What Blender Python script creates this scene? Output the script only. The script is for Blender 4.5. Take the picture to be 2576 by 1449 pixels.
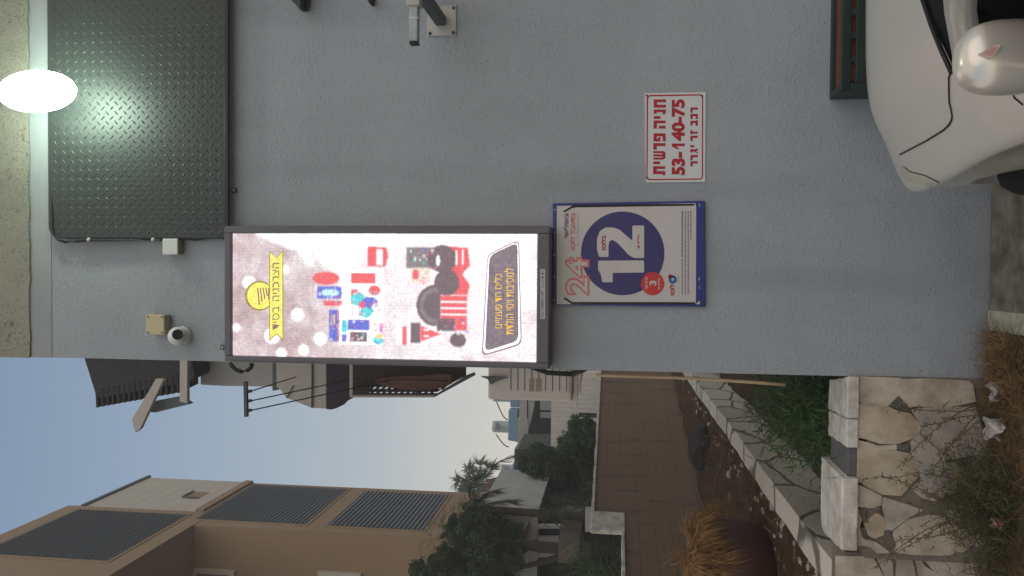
import bpy, bmesh, math, random
import numpy as np
from mathutils import Vector, Matrix
from mathutils.bvhtree import BVHTree

random.seed(7)
rng = np.random.default_rng(7)
SC = bpy.context.scene
COL = SC.collection
for o in list(bpy.data.objects):
    bpy.data.objects.remove(o)

# ------------------------------------------------------------------ camera
H, D, FPX = 1.7467, 3.95, 1979.0          # eye height, distance of the rendered wall, focal length in 2576 px
def basis(p, psi, rho):
    p, psi, rho = map(math.radians, (p, psi, rho))
    F = Vector((-math.sin(psi)*math.cos(p), math.cos(psi)*math.cos(p), math.sin(p)))
    R0 = Vector((math.cos(psi), math.sin(psi), 0)); U0 = R0.cross(F)
    return F, math.cos(rho)*R0 + math.sin(rho)*U0, math.cos(rho)*U0 - math.sin(rho)*R0
CF, CR, CU = basis(7.3, 1.3, 0.6)
CAM = Vector((0, 0, H))
cd = bpy.data.cameras.new('camera'); cam = bpy.data.objects.new('camera', cd); COL.objects.link(cam)
cd.sensor_width = 36; cd.lens = 36*FPX/2576; cd.clip_start = 0.05; cd.clip_end = 2000
cam.matrix_world = Matrix([[-CU[i], CR[i], -CF[i], CAM[i]] for i in range(3)] + [[0, 0, 0, 1]])
SC.camera = cam
# ------------------------------------------------------------------ sky, sun, exposure
w = bpy.data.worlds.new('World'); SC.world = w; w.use_nodes = True
nt = w.node_tree; bg = nt.nodes['Background']
sky = nt.nodes.new('ShaderNodeTexSky'); sky.sky_type = 'NISHITA'; sky.sun_disc = False
sky.sun_elevation = math.radians(12); sky.sun_rotation = math.radians(180); sky.dust_density = 1.0
tc = nt.nodes.new('ShaderNodeTexCoord'); sep = nt.nodes.new('ShaderNodeSeparateXYZ')
nt.links.new(tc.outputs['Generated'], sep.inputs[0])
rmp = nt.nodes.new('ShaderNodeValToRGB'); nt.links.new(sep.outputs['Z'], rmp.inputs[0])
cr = rmp.color_ramp
def lin(c):
    return tuple(((v/255)/12.92 if v/255 <= .04045 else ((v/255+.055)/1.055)**2.4) for v in c)
stops = [(0.0, (230, 218, 202)), (0.09, (226, 217, 204)), (0.2, (207, 208, 204)), (0.32, (178, 190, 199)), (0.48, (150, 169, 190)), (0.64, (126, 148, 175)), (0.8, (170, 170, 170)), (1.0, (196, 188, 176))]
while len(cr.elements) < len(stops): cr.elements.new(.5)
for e, (p, c) in zip(cr.elements, stops):
    e.position = p; e.color = (*[v*10 for v in lin(c)], 1)
mixs = nt.nodes.new('ShaderNodeMix'); mixs.data_type = 'RGBA'; mixs.inputs[0].default_value = .92
nt.links.new(sky.outputs[0], mixs.inputs[6]); nt.links.new(rmp.outputs[0], mixs.inputs[7])
nt.links.new(mixs.outputs[2], bg.inputs[0]); bg.inputs[1].default_value = 0.1
sl = bpy.data.lights.new('sun', 'SUN'); so = bpy.data.objects.new('sun', sl); COL.objects.link(so)
sl.energy = 0.62; sl.angle = math.radians(60); sl.color = (1, .87, .74)
so.rotation_euler = Vector((-.36, .62, -.70)).to_track_quat('-Z', 'Y').to_euler()
SC.view_settings.view_transform = 'Standard'; SC.view_settings.look = 'None'
SC.view_settings.exposure = 0.2; SC.view_settings.gamma = 1; SC.view_settings.use_curve_mapping = False
SC.render.engine = 'CYCLES'; SC.cycles.use_denoising = True; SC.cycles.max_bounces = 6

# ------------------------------------------------------------------ helpers
def ray(X, Y):
    return CF - (X-1288)/FPX*CU + (724.5-Y)/FPX*CR
def at(X, Y, y=D):            # point of the upright plane at distance y
    r = ray(X, Y); return CAM + r*(y/r.y)
def az(X, Y, z):              # point of the level plane at height z
    r = ray(X, Y); return CAM + r*((z-H)/r.z)
def ax(X, Y, x):
    r = ray(X, Y); return CAM + r*(x/r.x)

class MB:
    def __init__(s): s.v = []; s.f = []; s.m = []; s.mi = 0
    def add(s, vs, fs):
        n = len(s.v); s.v += [tuple(p) for p in vs]
        for f in fs: s.f.append([i+n for i in f]); s.m.append(s.mi)
        return s
    def poly(s, pts): return s.add(pts, [list(range(len(pts)))])
    def prism(s, pts, d):
        n = len(pts); d = Vector(d)
        vs = [Vector(p) for p in pts] + [Vector(p)+d for p in pts]
        fs = [list(range(n)), list(range(2*n-1, n-1, -1))] + [[i, i+n, (i+1) % n + n, (i+1) % n] for i in range(n)]
        return s.add(vs, fs)
    def box(s, x0, x1, y0, y1, z0, z1):
        return s.prism([(x0, y0, z0), (x1, y0, z0), (x1, y0, z1), (x0, y0, z1)], (0, y1-y0, 0))
    def obox(s, p0, p1, w, h, up=(0, 0, 1)):      # bar from p0 to p1
        p0, p1 = Vector(p0), Vector(p1); d = (p1-p0).normalized(); up = Vector(up)
        a = d.cross(up)
        if a.length < 1e-4: a = d.cross(Vector((1, 0, 0)))
        a.normalize(); b = a.cross(d)
        q = [p0 + a*(sx*w/2) + b*(sz*h/2) for sx, sz in ((-1, -1), (1, -1), (1, 1), (-1, 1))]
        return s.prism(q, p1-p0)
    def tube(s, pts, r, n=8, r1=None):
        pts = [Vector(p) for p in pts]; vs = []; k = len(pts)
        for i, p in enumerate(pts):
            d = (pts[min(i+1, k-1)] - pts[max(i-1, 0)]).normalized()
            a = d.cross(Vector((0, 0, 1)))
            if a.length < 1e-3: a = d.cross(Vector((1, 0, 0)))
            a.normalize(); b = a.cross(d)
            rr = r if r1 is None else r+(r1-r)*i/max(k-1, 1)
            vs += [p + a*(rr*math.cos(t*2*math.pi/n)) + b*(rr*math.sin(t*2*math.pi/n)) for t in range(n)]
        fs = [[i*n+j, i*n+(j+1) % n, (i+1)*n+(j+1) % n, (i+1)*n+j] for i in range(k-1) for j in range(n)]
        fs += [list(range(n)), list(range((k-1)*n, k*n))]
        return s.add(vs, fs)
    def lathe(s, c, prof, n=32, axis='z'):       # prof: (r, h)
        vs = []; c = Vector(c)
        for r, h in prof:
            for j in range(n):
                t = 2*math.pi*j/n; a, b = r*math.cos(t), r*math.sin(t)
                vs.append(c + (Vector((a, b, h)) if axis == 'z' else Vector((h, a, b)) if axis == 'x' else Vector((b, h, a))))
        k = len(prof)
        fs = [[i*n+j, i*n+(j+1) % n, (i+1)*n+(j+1) % n, (i+1)*n+j] for i in range(k-1) for j in range(n)]
        if prof[0][0] > 1e-4: fs.append(list(range(n)))
        if prof[-1][0] > 1e-4: fs.append(list(range((k-1)*n, k*n)))
        return s.add(vs, fs)
    def ball(s, c, r, nu=20, nv=12, jit=0, p=1.0):
        c = Vector(c); r = r if hasattr(r, '__len__') else (r, r, r); vs = []
        sg = lambda v: math.copysign(abs(v)**p, v)
        for i in range(nv+1):
            th = math.pi*i/nv
            for j in range(nu):
                ph = 2*math.pi*j/nu; k = 1+random.uniform(-jit, jit)
                vs.append(c + Vector((r[0]*sg(math.sin(th))*sg(math.cos(ph))*k, r[1]*sg(math.sin(th))*sg(math.sin(ph))*k, r[2]*sg(math.cos(th))*k)))
        fs = [[i*nu+j, (i+1)*nu+j, (i+1)*nu+(j+1) % nu, i*nu+(j+1) % nu] for i in range(nv) for j in range(nu)]
        return s.add(vs, fs)
    def disc(s, pts_fn, cx, cy, rx, ry, n=28, a0=0, a1=360):
        return s.poly([pts_fn(cx+rx*math.cos(math.radians(a0+(a1-a0)*i/n)), cy+ry*math.sin(math.radians(a0+(a1-a0)*i/n))) for i in range(n if a1-a0 >= 360 else n+1)])
    def build(s, name, mats, parent=None, smooth=False, bevel=0, seg=2, ang=35):
        me = bpy.data.meshes.new(name); off = Vector((0, 0, 0)); q = parent
        while q is not None: off += q.location; q = q.parent
        me.from_pydata([tuple(Vector(p)-off) for p in s.v], [], s.f)
        mats = mats if isinstance(mats, (list, tuple)) else [mats]
        for m in mats: me.materials.append(m)
        for p, mi in zip(me.polygons, s.m): p.material_index = mi
        bm = bmesh.new(); bm.from_mesh(me)
        if len(s.v) < 60000:
            bmesh.ops.remove_doubles(bm, verts=bm.verts, dist=1e-5)
            bmesh.ops.recalc_face_normals(bm, faces=bm.faces)
        bm.to_mesh(me); bm.free()
        if smooth:
            for p in me.polygons: p.use_smooth = True
        o = bpy.data.objects.new(name, me); COL.objects.link(o)
        if parent is not None: o.parent = parent
        if bevel:
            b = o.modifiers.new('bevel', 'BEVEL'); b.width = bevel; b.segments = seg; b.limit_method = 'ANGLE'; b.angle_limit = math.radians(ang)
        return o

def tag(o, label=None, cat=None, group=None, kind=None):
    for k, v in (('label', label), ('category', cat), ('group', group), ('kind', kind)):
        if v: o[k] = v
    return o
def thing(name, label, cat, loc, group=None):
    o = bpy.data.objects.new(name, None); o.empty_display_size = .1; COL.objects.link(o); o.location = loc
    return tag(o, label, cat, group)
def text(mb, s, fn, X0, X1, Y0, Y1, bold=.02):   # lettering laid out in a rectangle; fn(X, Y) gives the point
    c = bpy.data.curves.new('t', 'FONT'); c.body = s; c.offset = bold; c.resolution_u = 3
    o = bpy.data.objects.new('t', c); COL.objects.link(o)
    me = bpy.data.meshes.new_from_object(o.evaluated_get(bpy.context.evaluated_depsgraph_get()))
    P = [v.co for v in me.vertices]
    a0, a1 = min(p.x for p in P), max(p.x for p in P); b0, b1 = min(p.y for p in P), max(p.y for p in P)
    mb.add([fn(X1-(p.y-b0)/(b1-b0)*(X1-X0), Y1-(p.x-a0)/(a1-a0)*(Y1-Y0)) for p in P], [list(p.vertices) for p in me.polygons])
    bpy.data.objects.remove(o); bpy.data.curves.remove(c); bpy.data.meshes.remove(me)
heb = lambda s: s[::-1]

# ------------------------------------------------------------------ materials
MATS = {}
def mat(name, rgb, rough=.8, metal=0, var=.0, vscale=8, bump=0, bscale=60, spec=.4, col2=None, srgb=True, coat=0, detail=6, stretch=None):
    if name in MATS: return MATS[name]
    m = bpy.data.materials.new(name); m.use_nodes = True; n = m.node_tree; b = n.nodes['Principled BSDF']
    c = lin(rgb) if srgb else rgb
    b.inputs['Base Color'].default_value = (*c, 1); b.inputs['Roughness'].default_value = rough
    b.inputs['Metallic'].default_value = metal; b.inputs['Specular IOR Level'].default_value = spec
    if name == 'tinted_glass': b.inputs['IOR'].default_value = 1.06
    if coat: b.inputs['Coat Weight'].default_value = coat; b.inputs['Coat Roughness'].default_value = .08
    t = n.nodes.new('ShaderNodeTexCoord'); src = t.outputs['Object']
    if stretch:
        mp = n.nodes.new('ShaderNodeMapping'); mp.inputs['Scale'].default_value = stretch; n.links.new(src, mp.inputs[0]); src = mp.outputs[0]
    if var or col2:
        nz = n.nodes.new('ShaderNodeTexNoise'); nz.inputs['Scale'].default_value = vscale; nz.inputs['Detail'].default_value = detail; nz.inputs['Roughness'].default_value = .65
        n.links.new(src, nz.inputs['Vector'])
        r = n.nodes.new('ShaderNodeValToRGB'); n.links.new(nz.outputs[0], r.inputs[0])
        c2 = (lin(col2) if srgb else col2) if col2 else tuple(v*(1+var) for v in c)
        c1 = c if col2 else tuple(v*(1-var) for v in c)
        r.color_ramp.elements[0].position = .36; r.color_ramp.elements[1].position = .66
        r.color_ramp.elements[0].color = (*c1, 1); r.color_ramp.elements[1].color = (*c2, 1)
        n.links.new(r.outputs[0], b.inputs['Base Color'])
    if bump:
        nb = n.nodes.new('ShaderNodeTexNoise'); nb.inputs['Scale'].default_value = bscale; nb.inputs['Detail'].default_value = 4
        n.links.new(src, nb.inputs['Vector'])
        bp = n.nodes.new('ShaderNodeBump'); bp.inputs['Strength'].default_value = bump; bp.inputs['Distance'].default_value = .01
        n.links.new(nb.outputs[0], bp.inputs['Height']); n.links.new(bp.outputs[0], b.inputs['Normal'])
    MATS[name] = m; return m
def emit(name, rgb, k=1.0):
    if name in MATS: return MATS[name]
    m = bpy.data.materials.new(name); m.use_nodes = True; n = m.node_tree; n.nodes.clear()
    e = n.nodes.new('ShaderNodeEmission'); e.inputs[0].default_value = (*lin(rgb), 1); e.inputs[1].default_value = k
    o = n.nodes.new('ShaderNodeOutputMaterial'); n.links.new(e.outputs[0], o.inputs[0]); MATS[name] = m; return m

def stucco(name, rgb, dirt=None, k=.42):
    m = mat(name, rgb, rough=.9, var=.07, vscale=.9, spec=.2); n = m.node_tree; b = n.nodes['Principled BSDF']
    t = n.nodes.new('ShaderNodeTexCoord')
    n1 = n.nodes.new('ShaderNodeTexNoise'); n1.inputs['Scale'].default_value = 72; n1.inputs['Detail'].default_value = 3; n1.inputs['Distortion'].default_value = .6
    n2 = n.nodes.new('ShaderNodeTexVoronoi'); n2.inputs['Scale'].default_value = 38
    n.links.new(t.outputs['Object'], n1.inputs['Vector']); n.links.new(t.outputs['Object'], n2.inputs['Vector'])
    pw = n.nodes.new('ShaderNodeMapRange'); pw.inputs[1].default_value = .5; pw.inputs[2].default_value = .78; n.links.new(n1.outputs[0], pw.inputs[0])
    n4 = n.nodes.new('ShaderNodeTexNoise'); n4.inputs['Scale'].default_value = 4; n4.inputs['Detail'].default_value = 3; n.links.new(t.outputs['Object'], n4.inputs['Vector'])
    m4 = n.nodes.new('ShaderNodeMapRange'); m4.inputs[1].default_value = .35; m4.inputs[2].default_value = .65; m4.inputs[3].default_value = .25; n.links.new(n4.outputs[0], m4.inputs[0])
    p4 = n.nodes.new('ShaderNodeMath'); p4.operation = 'MULTIPLY'; n.links.new(pw.outputs[0], p4.inputs[0]); n.links.new(m4.outputs[0], p4.inputs[1]); pw = p4
    ad = n.nodes.new('ShaderNodeMath'); ad.operation = 'MULTIPLY_ADD'; ad.inputs[1].default_value = .08
    n.links.new(n2.outputs['Distance'], ad.inputs[0]); n.links.new(pw.outputs[0], ad.inputs[2])
    bp = n.nodes.new('ShaderNodeBump'); bp.inputs['Strength'].default_value = k; bp.inputs['Distance'].default_value = .012
    n.links.new(ad.outputs[0], bp.inputs['Height']); n.links.new(bp.outputs[0], b.inputs['Normal'])
    geo = n.nodes.new('ShaderNodeNewGeometry'); sp = n.nodes.new('ShaderNodeSeparateXYZ'); n.links.new(geo.outputs['Position'], sp.inputs[0])
    nb2 = n.nodes.new('ShaderNodeTexNoise'); nb2.inputs['Scale'].default_value = 3.2; nb2.inputs['Detail'].default_value = 7; n.links.new(t.outputs['Object'], nb2.inputs['Vector'])
    sb = n.nodes.new('ShaderNodeMath'); sb.operation = 'MULTIPLY_ADD'; sb.inputs[1].default_value = -.45; n.links.new(nb2.outputs[0], sb.inputs[0]); n.links.new(sp.outputs['Z'], sb.inputs[2])
    rb = n.nodes.new('ShaderNodeMapRange'); rb.inputs[1].default_value = -.25; rb.inputs[2].default_value = .04; rb.inputs[3].default_value = .45; rb.inputs[4].default_value = 0; n.links.new(sb.outputs[0], rb.inputs[0])
    mp2 = n.nodes.new('ShaderNodeMapping'); mp2.inputs['Scale'].default_value = (2.2, 2, .22); n.links.new(t.outputs['Object'], mp2.inputs[0])
    n5 = n.nodes.new('ShaderNodeTexNoise'); n5.inputs['Scale'].default_value = 1.6; n5.inputs['Detail'].default_value = 6; n.links.new(mp2.outputs[0], n5.inputs['Vector'])
    r5 = n.nodes.new('ShaderNodeMapRange'); r5.inputs[1].default_value = .52; r5.inputs[2].default_value = .75; r5.inputs[4].default_value = .32; n.links.new(n5.outputs[0], r5.inputs[0])
    mxs = n.nodes.new('ShaderNodeMath'); mxs.operation = 'MAXIMUM'; n.links.new(rb.outputs[0], mxs.inputs[0]); n.links.new(r5.outputs[0], mxs.inputs[1])
    mxb = n.nodes.new('ShaderNodeMix'); mxb.data_type = 'RGBA'; n.links.new(mxs.outputs[0], mxb.inputs[0]); n.links.new(b.inputs['Base Color'].links[0].from_socket, mxb.inputs[6]); mxb.inputs[7].default_value = (*[v*.55 for v in lin(rgb)], 1)
    n.links.new(mxb.outputs[2], b.inputs['Base Color'])
    if dirt:                                   # pits and scuffs that hold dirt
        n3 = n.nodes.new('ShaderNodeTexNoise'); n3.inputs['Scale'].default_value = dirt[1]; n3.inputs['Detail'].default_value = 8; n3.inputs['Roughness'].default_value = .75
        n.links.new(t.outputs['Object'], n3.inputs['Vector'])
        r = n.nodes.new('ShaderNodeValToRGB'); r.color_ramp.elements[0].position = dirt[2]; r.color_ramp.elements[1].position = dirt[2]+.1
        n.links.new(n3.outputs[0], r.inputs[0])
        mx = n.nodes.new('ShaderNodeMix'); mx.data_type = 'RGBA'
        old = b.inputs['Base Color'].links[0].from_socket
        n.links.new(r.outputs[0], mx.inputs[0]); n.links.new(old, mx.inputs[6]); mx.inputs[7].default_value = (*lin(dirt[0]), 1)
        n.links.new(mx.outputs[2], b.inputs['Base Color'])
    return m

M_wall = stucco('grey_stucco', (166, 171, 177), dirt=((118, 122, 126), 44, .60))
M_band = stucco('rough_plaster', (160, 156, 142), dirt=((104, 102, 90), 9, .57), k=.8)
M_smooth = mat('smooth_render', (160, 163, 165), var=.06, vscale=3, bump=.15, bscale=40)
M_green = mat('green_sheet_metal', (44, 50, 47), rough=.46, spec=.5, var=.1, vscale=4)
M_greendark = mat('dark_green_paint', (40, 58, 54), rough=.5, var=.15, vscale=12)
M_charcoal = mat('charcoal_cabinet', (104, 99, 107), rough=.45, spec=.5)
M_black = mat('black_plastic', (26, 26, 28), rough=.45)
M_whiteplastic = mat('white_plastic', (224, 225, 221), rough=.5)
M_beige = mat('beige_plastic', (205, 190, 150), rough=.5)
M_galv = mat('galvanised_steel', (160, 166, 168), rough=.45, metal=.6, var=.15, vscale=30)
M_steeldark = mat('dark_steel', (78, 82, 86), rough=.5, metal=.4)
M_plate = mat('pale_plate', (190, 188, 180), rough=.5, var=.05)
M_signwhite = mat('sign_white', (214, 216, 216), rough=.4)
M_red = mat('sign_red', (176, 30, 44), rough=.5)
M_bluef = mat('blue_frame', (44, 56, 128), rough=.4, spec=.5)
M_paper = mat('poster_paper', (206, 200, 198), rough=.35, var=.04, vscale=6)
M_purple = mat('poster_purple', (62, 58, 114), rough=.35, var=.08, vscale=7)
M_posterred = mat('poster_red', (205, 60, 62), rough=.4)
M_postersalmon = mat('poster_salmon', (216, 124, 116), rough=.4)
M_postertext = mat('poster_text', (110, 104, 128), rough=.4)
M_grey = mat('mid_grey', (110, 110, 112), rough=.5)
M_cyan = mat('poster_cyan', (40, 130, 180), rough=.4)
M_navy = mat('poster_navy', (26, 40, 90), rough=.4)
M_soil = mat('soil', (70, 52, 40), rough=1, col2=(98, 76, 60), vscale=5, bump=.9, bscale=18, spec=.1, detail=10)
M_dirt = mat('dirt_strip', (70, 58, 44), rough=1, col2=(112, 94, 72), vscale=8, bump=.9, bscale=25, spec=.1, detail=10)
M_asphalt = mat('asphalt', (62, 60, 58), rough=.95, var=.2, vscale=30, bump=.4, bscale=120, spec=.2)
M_conc = mat('stained_concrete', (92, 86, 74), rough=.95, col2=(142, 136, 122), vscale=7, bump=.5, bscale=40, spec=.2, detail=9)
M_mortar = mat('mortar', (128, 119, 106), rough=.95, var=.15, vscale=14, bump=.5, bscale=50)
M_greymortar = mat('grey_mortar', (104, 104, 104), rough=.95, var=.15, vscale=10, bump=.5, bscale=40)
M_st1 = mat('stone_pale', (164, 149, 131), rough=.85, col2=(214, 202, 184), vscale=6, bump=.7, bscale=11, detail=10)
M_st2 = mat('stone_buff', (164, 143, 117), rough=.85, col2=(214, 199, 178), vscale=5, bump=.7, bscale=11, detail=10)
M_st3 = mat('stone_grey', (158, 149, 138), rough=.85, col2=(206, 197, 184), vscale=6, bump=.7, bscale=11, detail=10)
M_cap = mat('white_limestone', (182, 174, 160), rough=.9, col2=(232, 227, 217), vscale=9, bump=.8, bscale=26, detail=10)
M_tan = mat('tan_render', (166, 140, 112), rough=.9, var=.05, vscale=1.2)
M_tanlight = mat('pale_cladding', (206, 198, 182), rough=.8, var=.04, vscale=2)
M_slat = mat('slat_grey', (84, 89, 95), rough=.5, spec=.5)
M_dark = mat('recess_shade', (34, 33, 34), rough=.9)  # near-black colour stands for the shade inside openings
M_fence = mat('white_board', (240, 236, 228), rough=.7, var=.05, vscale=3)
M_house = mat('pale_house_render', (186, 184, 180), rough=.9, var=.08, vscale=2)
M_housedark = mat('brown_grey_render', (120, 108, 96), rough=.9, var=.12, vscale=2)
M_tank = mat('tank_white', (196, 208, 206), rough=.4)
M_tankblue = mat('tank_blue', (130, 160, 188), rough=.5, var=.08, vscale=4)
M_tank2 = mat('faded_print', (150, 158, 166), rough=.5)
M_ac = mat('ac_casing', (236, 226, 214), rough=.5, var=.03)
M_rooftile = mat('dark_roof_tile', (62, 60, 64), rough=.8, var=.25, vscale=10, stretch=(4, 4, 1))
M_fabric = mat('awning_fabric', (192, 184, 176), rough=.9, var=.05)
M_fabricd = mat('dark_fabric', (62, 58, 66), rough=.9, var=.1)
M_brownfab = mat('brown_fabric', (120, 88, 80), rough=.9, var=.12, vscale=4)
M_wood = mat('dark_wood', (70, 62, 62), rough=.8, var=.15)
M_hose = mat('cream_pipe', (206, 180, 140), rough=.5, var=.08)
M_terra = mat('dark_terracotta', (70, 42, 34), rough=.6, var=.18, vscale=4)
M_terra2 = mat('terracotta', (120, 60, 42), rough=.7, var=.15, vscale=8)
M_straw = mat('straw', (128, 90, 50), rough=.9, col2=(190, 146, 90), vscale=14)
M_leafA = mat('leaf_dark', (48, 66, 40), rough=.75, col2=(88, 106, 68), vscale=3, spec=.2)
M_leafB = mat('leaf_bush', (46, 76, 40), rough=.6, col2=(92, 120, 66), vscale=5, spec=.3)
M_leafC = mat('leaf_olive', (66, 66, 42), rough=.8, col2=(104, 100, 70), vscale=6, spec=.2)
M_leafD = mat('leaf_palm', (78, 96, 68), rough=.6, col2=(116, 130, 98), vscale=3)
M_stem = mat('weed_stem', (88, 84, 52), rough=.8, col2=(122, 108, 68), vscale=20)
M_hay = mat('dry_grass', (104, 80, 54), rough=.9, col2=(158, 126, 86), vscale=7)
M_bark = mat('bark', (82, 70, 58), rough=.9, var=.2, vscale=12)
M_brownskirt = mat('dead_frond', (134, 98, 76), rough=.9, var=.2, vscale=6)
M_rock = mat('dark_rock', (62, 58, 56), rough=.9, var=.2, vscale=4, bump=.4, bscale=12)
M_litter = mat('litter_white', (214, 210, 206), rough=.6, col2=(180, 172, 170), vscale=30)
M_litred = mat('litter_red', (150, 36, 28), rough=.4, col2=(220, 206, 196), vscale=24)
M_paint = mat('car_paint', (244, 236, 222), rough=.28, metal=.4, coat=.5, spec=.5)
M_glass = mat('tinted_glass', (10, 10, 12), rough=.25, spec=.1)
M_rubber = mat('rubber', (20, 20, 21), rough=.8)
M_rim = mat('alloy_rim', (150, 150, 150), rough=.35, metal=.8)
M_lens = mat('headlight_lens', (214, 200, 168), rough=.12, spec=.6, coat=.6)
M_sticker = mat('pink_sticker', (222, 196, 186), rough=.4)
M_stickred = mat('sticker_red', (212, 166, 156), rough=.4)
M_label = mat('label_white', (196, 194, 200), rough=.5)

# tiled boundary wall
def tiles():
    m = mat('brown_tile', (104, 88, 74), rough=.75); n = m.node_tree; b = n.nodes['Principled BSDF']
    t = n.nodes.new('ShaderNodeTexCoord'); br = n.nodes.new('ShaderNodeTexBrick'); n.links.new(t.outputs['UV'], br.inputs['Vector'])
    br.inputs['Color1'].default_value = (*lin((128, 103, 82)), 1); br.inputs['Color2'].default_value = (*lin((124, 99, 78)), 1)
    br.inputs['Mortar'].default_value = (*lin((90, 74, 60)), 1); br.inputs['Scale'].default_value = 1
    br.inputs['Brick Width'].default_value = 2.1; br.inputs['Row Height'].default_value = .2; br.inputs['Mortar Size'].default_value = .004
    br.offset = 0
    nz = n.nodes.new('ShaderNodeTexNoise'); nz.inputs['Scale'].default_value = 1.6; nz.inputs['Detail'].default_value = 6
    mp = n.nodes.new('ShaderNodeMapping'); mp.inputs['Scale'].default_value = (3.2, .6, 1)
    n.links.new(t.outputs['UV'], mp.inputs[0]); n.links.new(mp.outputs[0], nz.inputs['Vector'])
    r = n.nodes.new('ShaderNodeValToRGB'); r.color_ramp.elements[0].position = .3; r.color_ramp.elements[0].color = (.5, .48, .46, 1); r.color_ramp.elements[1].position = .44; r.color_ramp.elements[1].color = (1, 1, 1, 1)
    n.links.new(nz.outputs[0], r.inputs[0])
    mx = n.nodes.new('ShaderNodeMix'); mx.data_type = 'RGBA'; mx.blend_type = 'MULTIPLY'; mx.inputs[0].default_value = 1
    n.links.new(br.outputs[0], mx.inputs[6]); n.links.new(r.outputs[0], mx.inputs[7]); n.links.new(mx.outputs[2], b.inputs['Base Color'])
    return m
M_tile = tiles()
def crazy(name, cols, scale):
    m = mat(name, cols[0], rough=.9); n = m.node_tree; b = n.nodes['Principled BSDF']
    t = n.nodes.new('ShaderNodeTexCoord'); mp = n.nodes.new('ShaderNodeMapping'); mp.inputs['Scale'].default_value = scale
    n.links.new(t.outputs['Object'], mp.inputs[0])
    nz = n.nodes.new('ShaderNodeTexNoise'); nz.inputs['Scale'].default_value = 2.5; n.links.new(mp.outputs[0], nz.inputs['Vector'])
    ad = n.nodes.new('ShaderNodeMix'); ad.data_type = 'VECTOR'; ad.inputs[0].default_value = .18
    n.links.new(mp.outputs[0], ad.inputs[4]); n.links.new(nz.outputs['Color'], ad.inputs[5])
    v = n.nodes.new('ShaderNodeTexVoronoi'); v.feature = 'DISTANCE_TO_EDGE'; v.inputs['Scale'].default_value = 1; n.links.new(ad.outputs[1], v.inputs['Vector'])
    v2 = n.nodes.new('ShaderNodeTexVoronoi'); v2.inputs['Scale'].default_value = 1; n.links.new(ad.outputs[1], v2.inputs['Vector'])
    r = n.nodes.new('ShaderNodeValToRGB'); r.color_ramp.elements[0].position = .02; r.color_ramp.elements[1].position = .05; n.links.new(v.outputs['Distance'], r.inputs[0])
    r2 = n.nodes.new('ShaderNodeValToRGB'); r2.color_ramp.elements[0].color = (*lin(cols[0]), 1); r2.color_ramp.elements[1].color = (*lin(cols[1]), 1); n.links.new(v2.outputs['Color'], r2.inputs[0])
    mx = n.nodes.new('ShaderNodeMix'); mx.data_type = 'RGBA'; n.links.new(r.outputs[0], mx.inputs[0]); mx.inputs[6].default_value = (*lin(cols[2]), 1); n.links.new(r2.outputs[0], mx.inputs[7])
    n.links.new(mx.outputs[2], b.inputs['Base Color'])
    bp = n.nodes.new('ShaderNodeBump'); bp.inputs['Strength'].default_value = .5; bp.inputs['Distance'].default_value = .02; n.links.new(r.outputs[0], bp.inputs['Height']); n.links.new(bp.outputs[0], b.inputs['Normal'])
    return m
M_crazy = crazy('crazy_paving', ((204, 194, 180), (236, 226, 210), (120, 114, 104)), (1, 1.7, 3.2))
M_crazy2 = crazy('pale_crazy_paving', ((170, 158, 140), (200, 188, 168), (110, 104, 96)), (4, 4, 4))

# ------------------------------------------------------------------ ground
def sheet(name, x0, x1, y0, y1, z, m, nx=1, ny=1, amp=0, sl=0):
    b = MB(); vs = []
    for j in range(ny+1):
        for i in range(nx+1):
            vs.append((x0+(x1-x0)*i/nx, y0+(y1-y0)*j/ny, z+random.uniform(-amp, amp)))
    b.add(vs, [[j*(nx+1)+i, j*(nx+1)+i+1, (j+1)*(nx+1)+i+1, (j+1)*(nx+1)+i] for j in range(ny) for i in range(nx)])
    return b.build(name, m, smooth=amp > 0)
tag(sheet('ground', -400, 400, -200, 700, -.07, M_dirt), kind='structure')
tag(sheet('road', -40, 40, -8, 3.4, -.055, M_asphalt), kind='structure')
k = MB(); k.box(-.27, 6, 3.42, 3.945, -.3, -.003)
tag(k.build('kerb', M_conc, bevel=.012), kind='structure')
k = MB(); k.box(-.262, -.17, 3.425, 3.94, -.02, .0008); kp = k.build('kerb_marking', mat('worn_white_paint', (150, 148, 132), rough=.9, col2=(190, 190, 176), vscale=16, bump=.3)); tag(kp, kind='structure')
tag(sheet('dirt_verge', -5, -.27, 3.2, 3.945, -.012, M_dirt, 50, 14, .018), kind='structure')
g = MB(); vs = []; NX, NY = 60, 90
for j in range(NY+1):
    for i in range(NX+1):
        x = -9+(9-1.66)*i/NX; y = 4.0+19*(j/NY)**1.6
        vs.append((x, y, .565+random.uniform(-.02, .02)+.03*math.sin(x*5+y*2)*math.cos(y*3)))
g.add(vs, [[j*(NX+1)+i, j*(NX+1)+i+1, (j+1)*(NX+1)+i+1, (j+1)*(NX+1)+i] for j in range(NY) for i in range(NX)])
tag(g.build('soil_terrace', M_soil, smooth=True), kind='structure')
tag(sheet('planter_soil', -1.5, -.5, 4.2, 16, .2, M_soil, 12, 60, .03), kind='structure')
tag(sheet('garden_ground', -2.2, -.5, 12, 24, .5, M_soil, 10, 30, .03), kind='structure')

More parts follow.
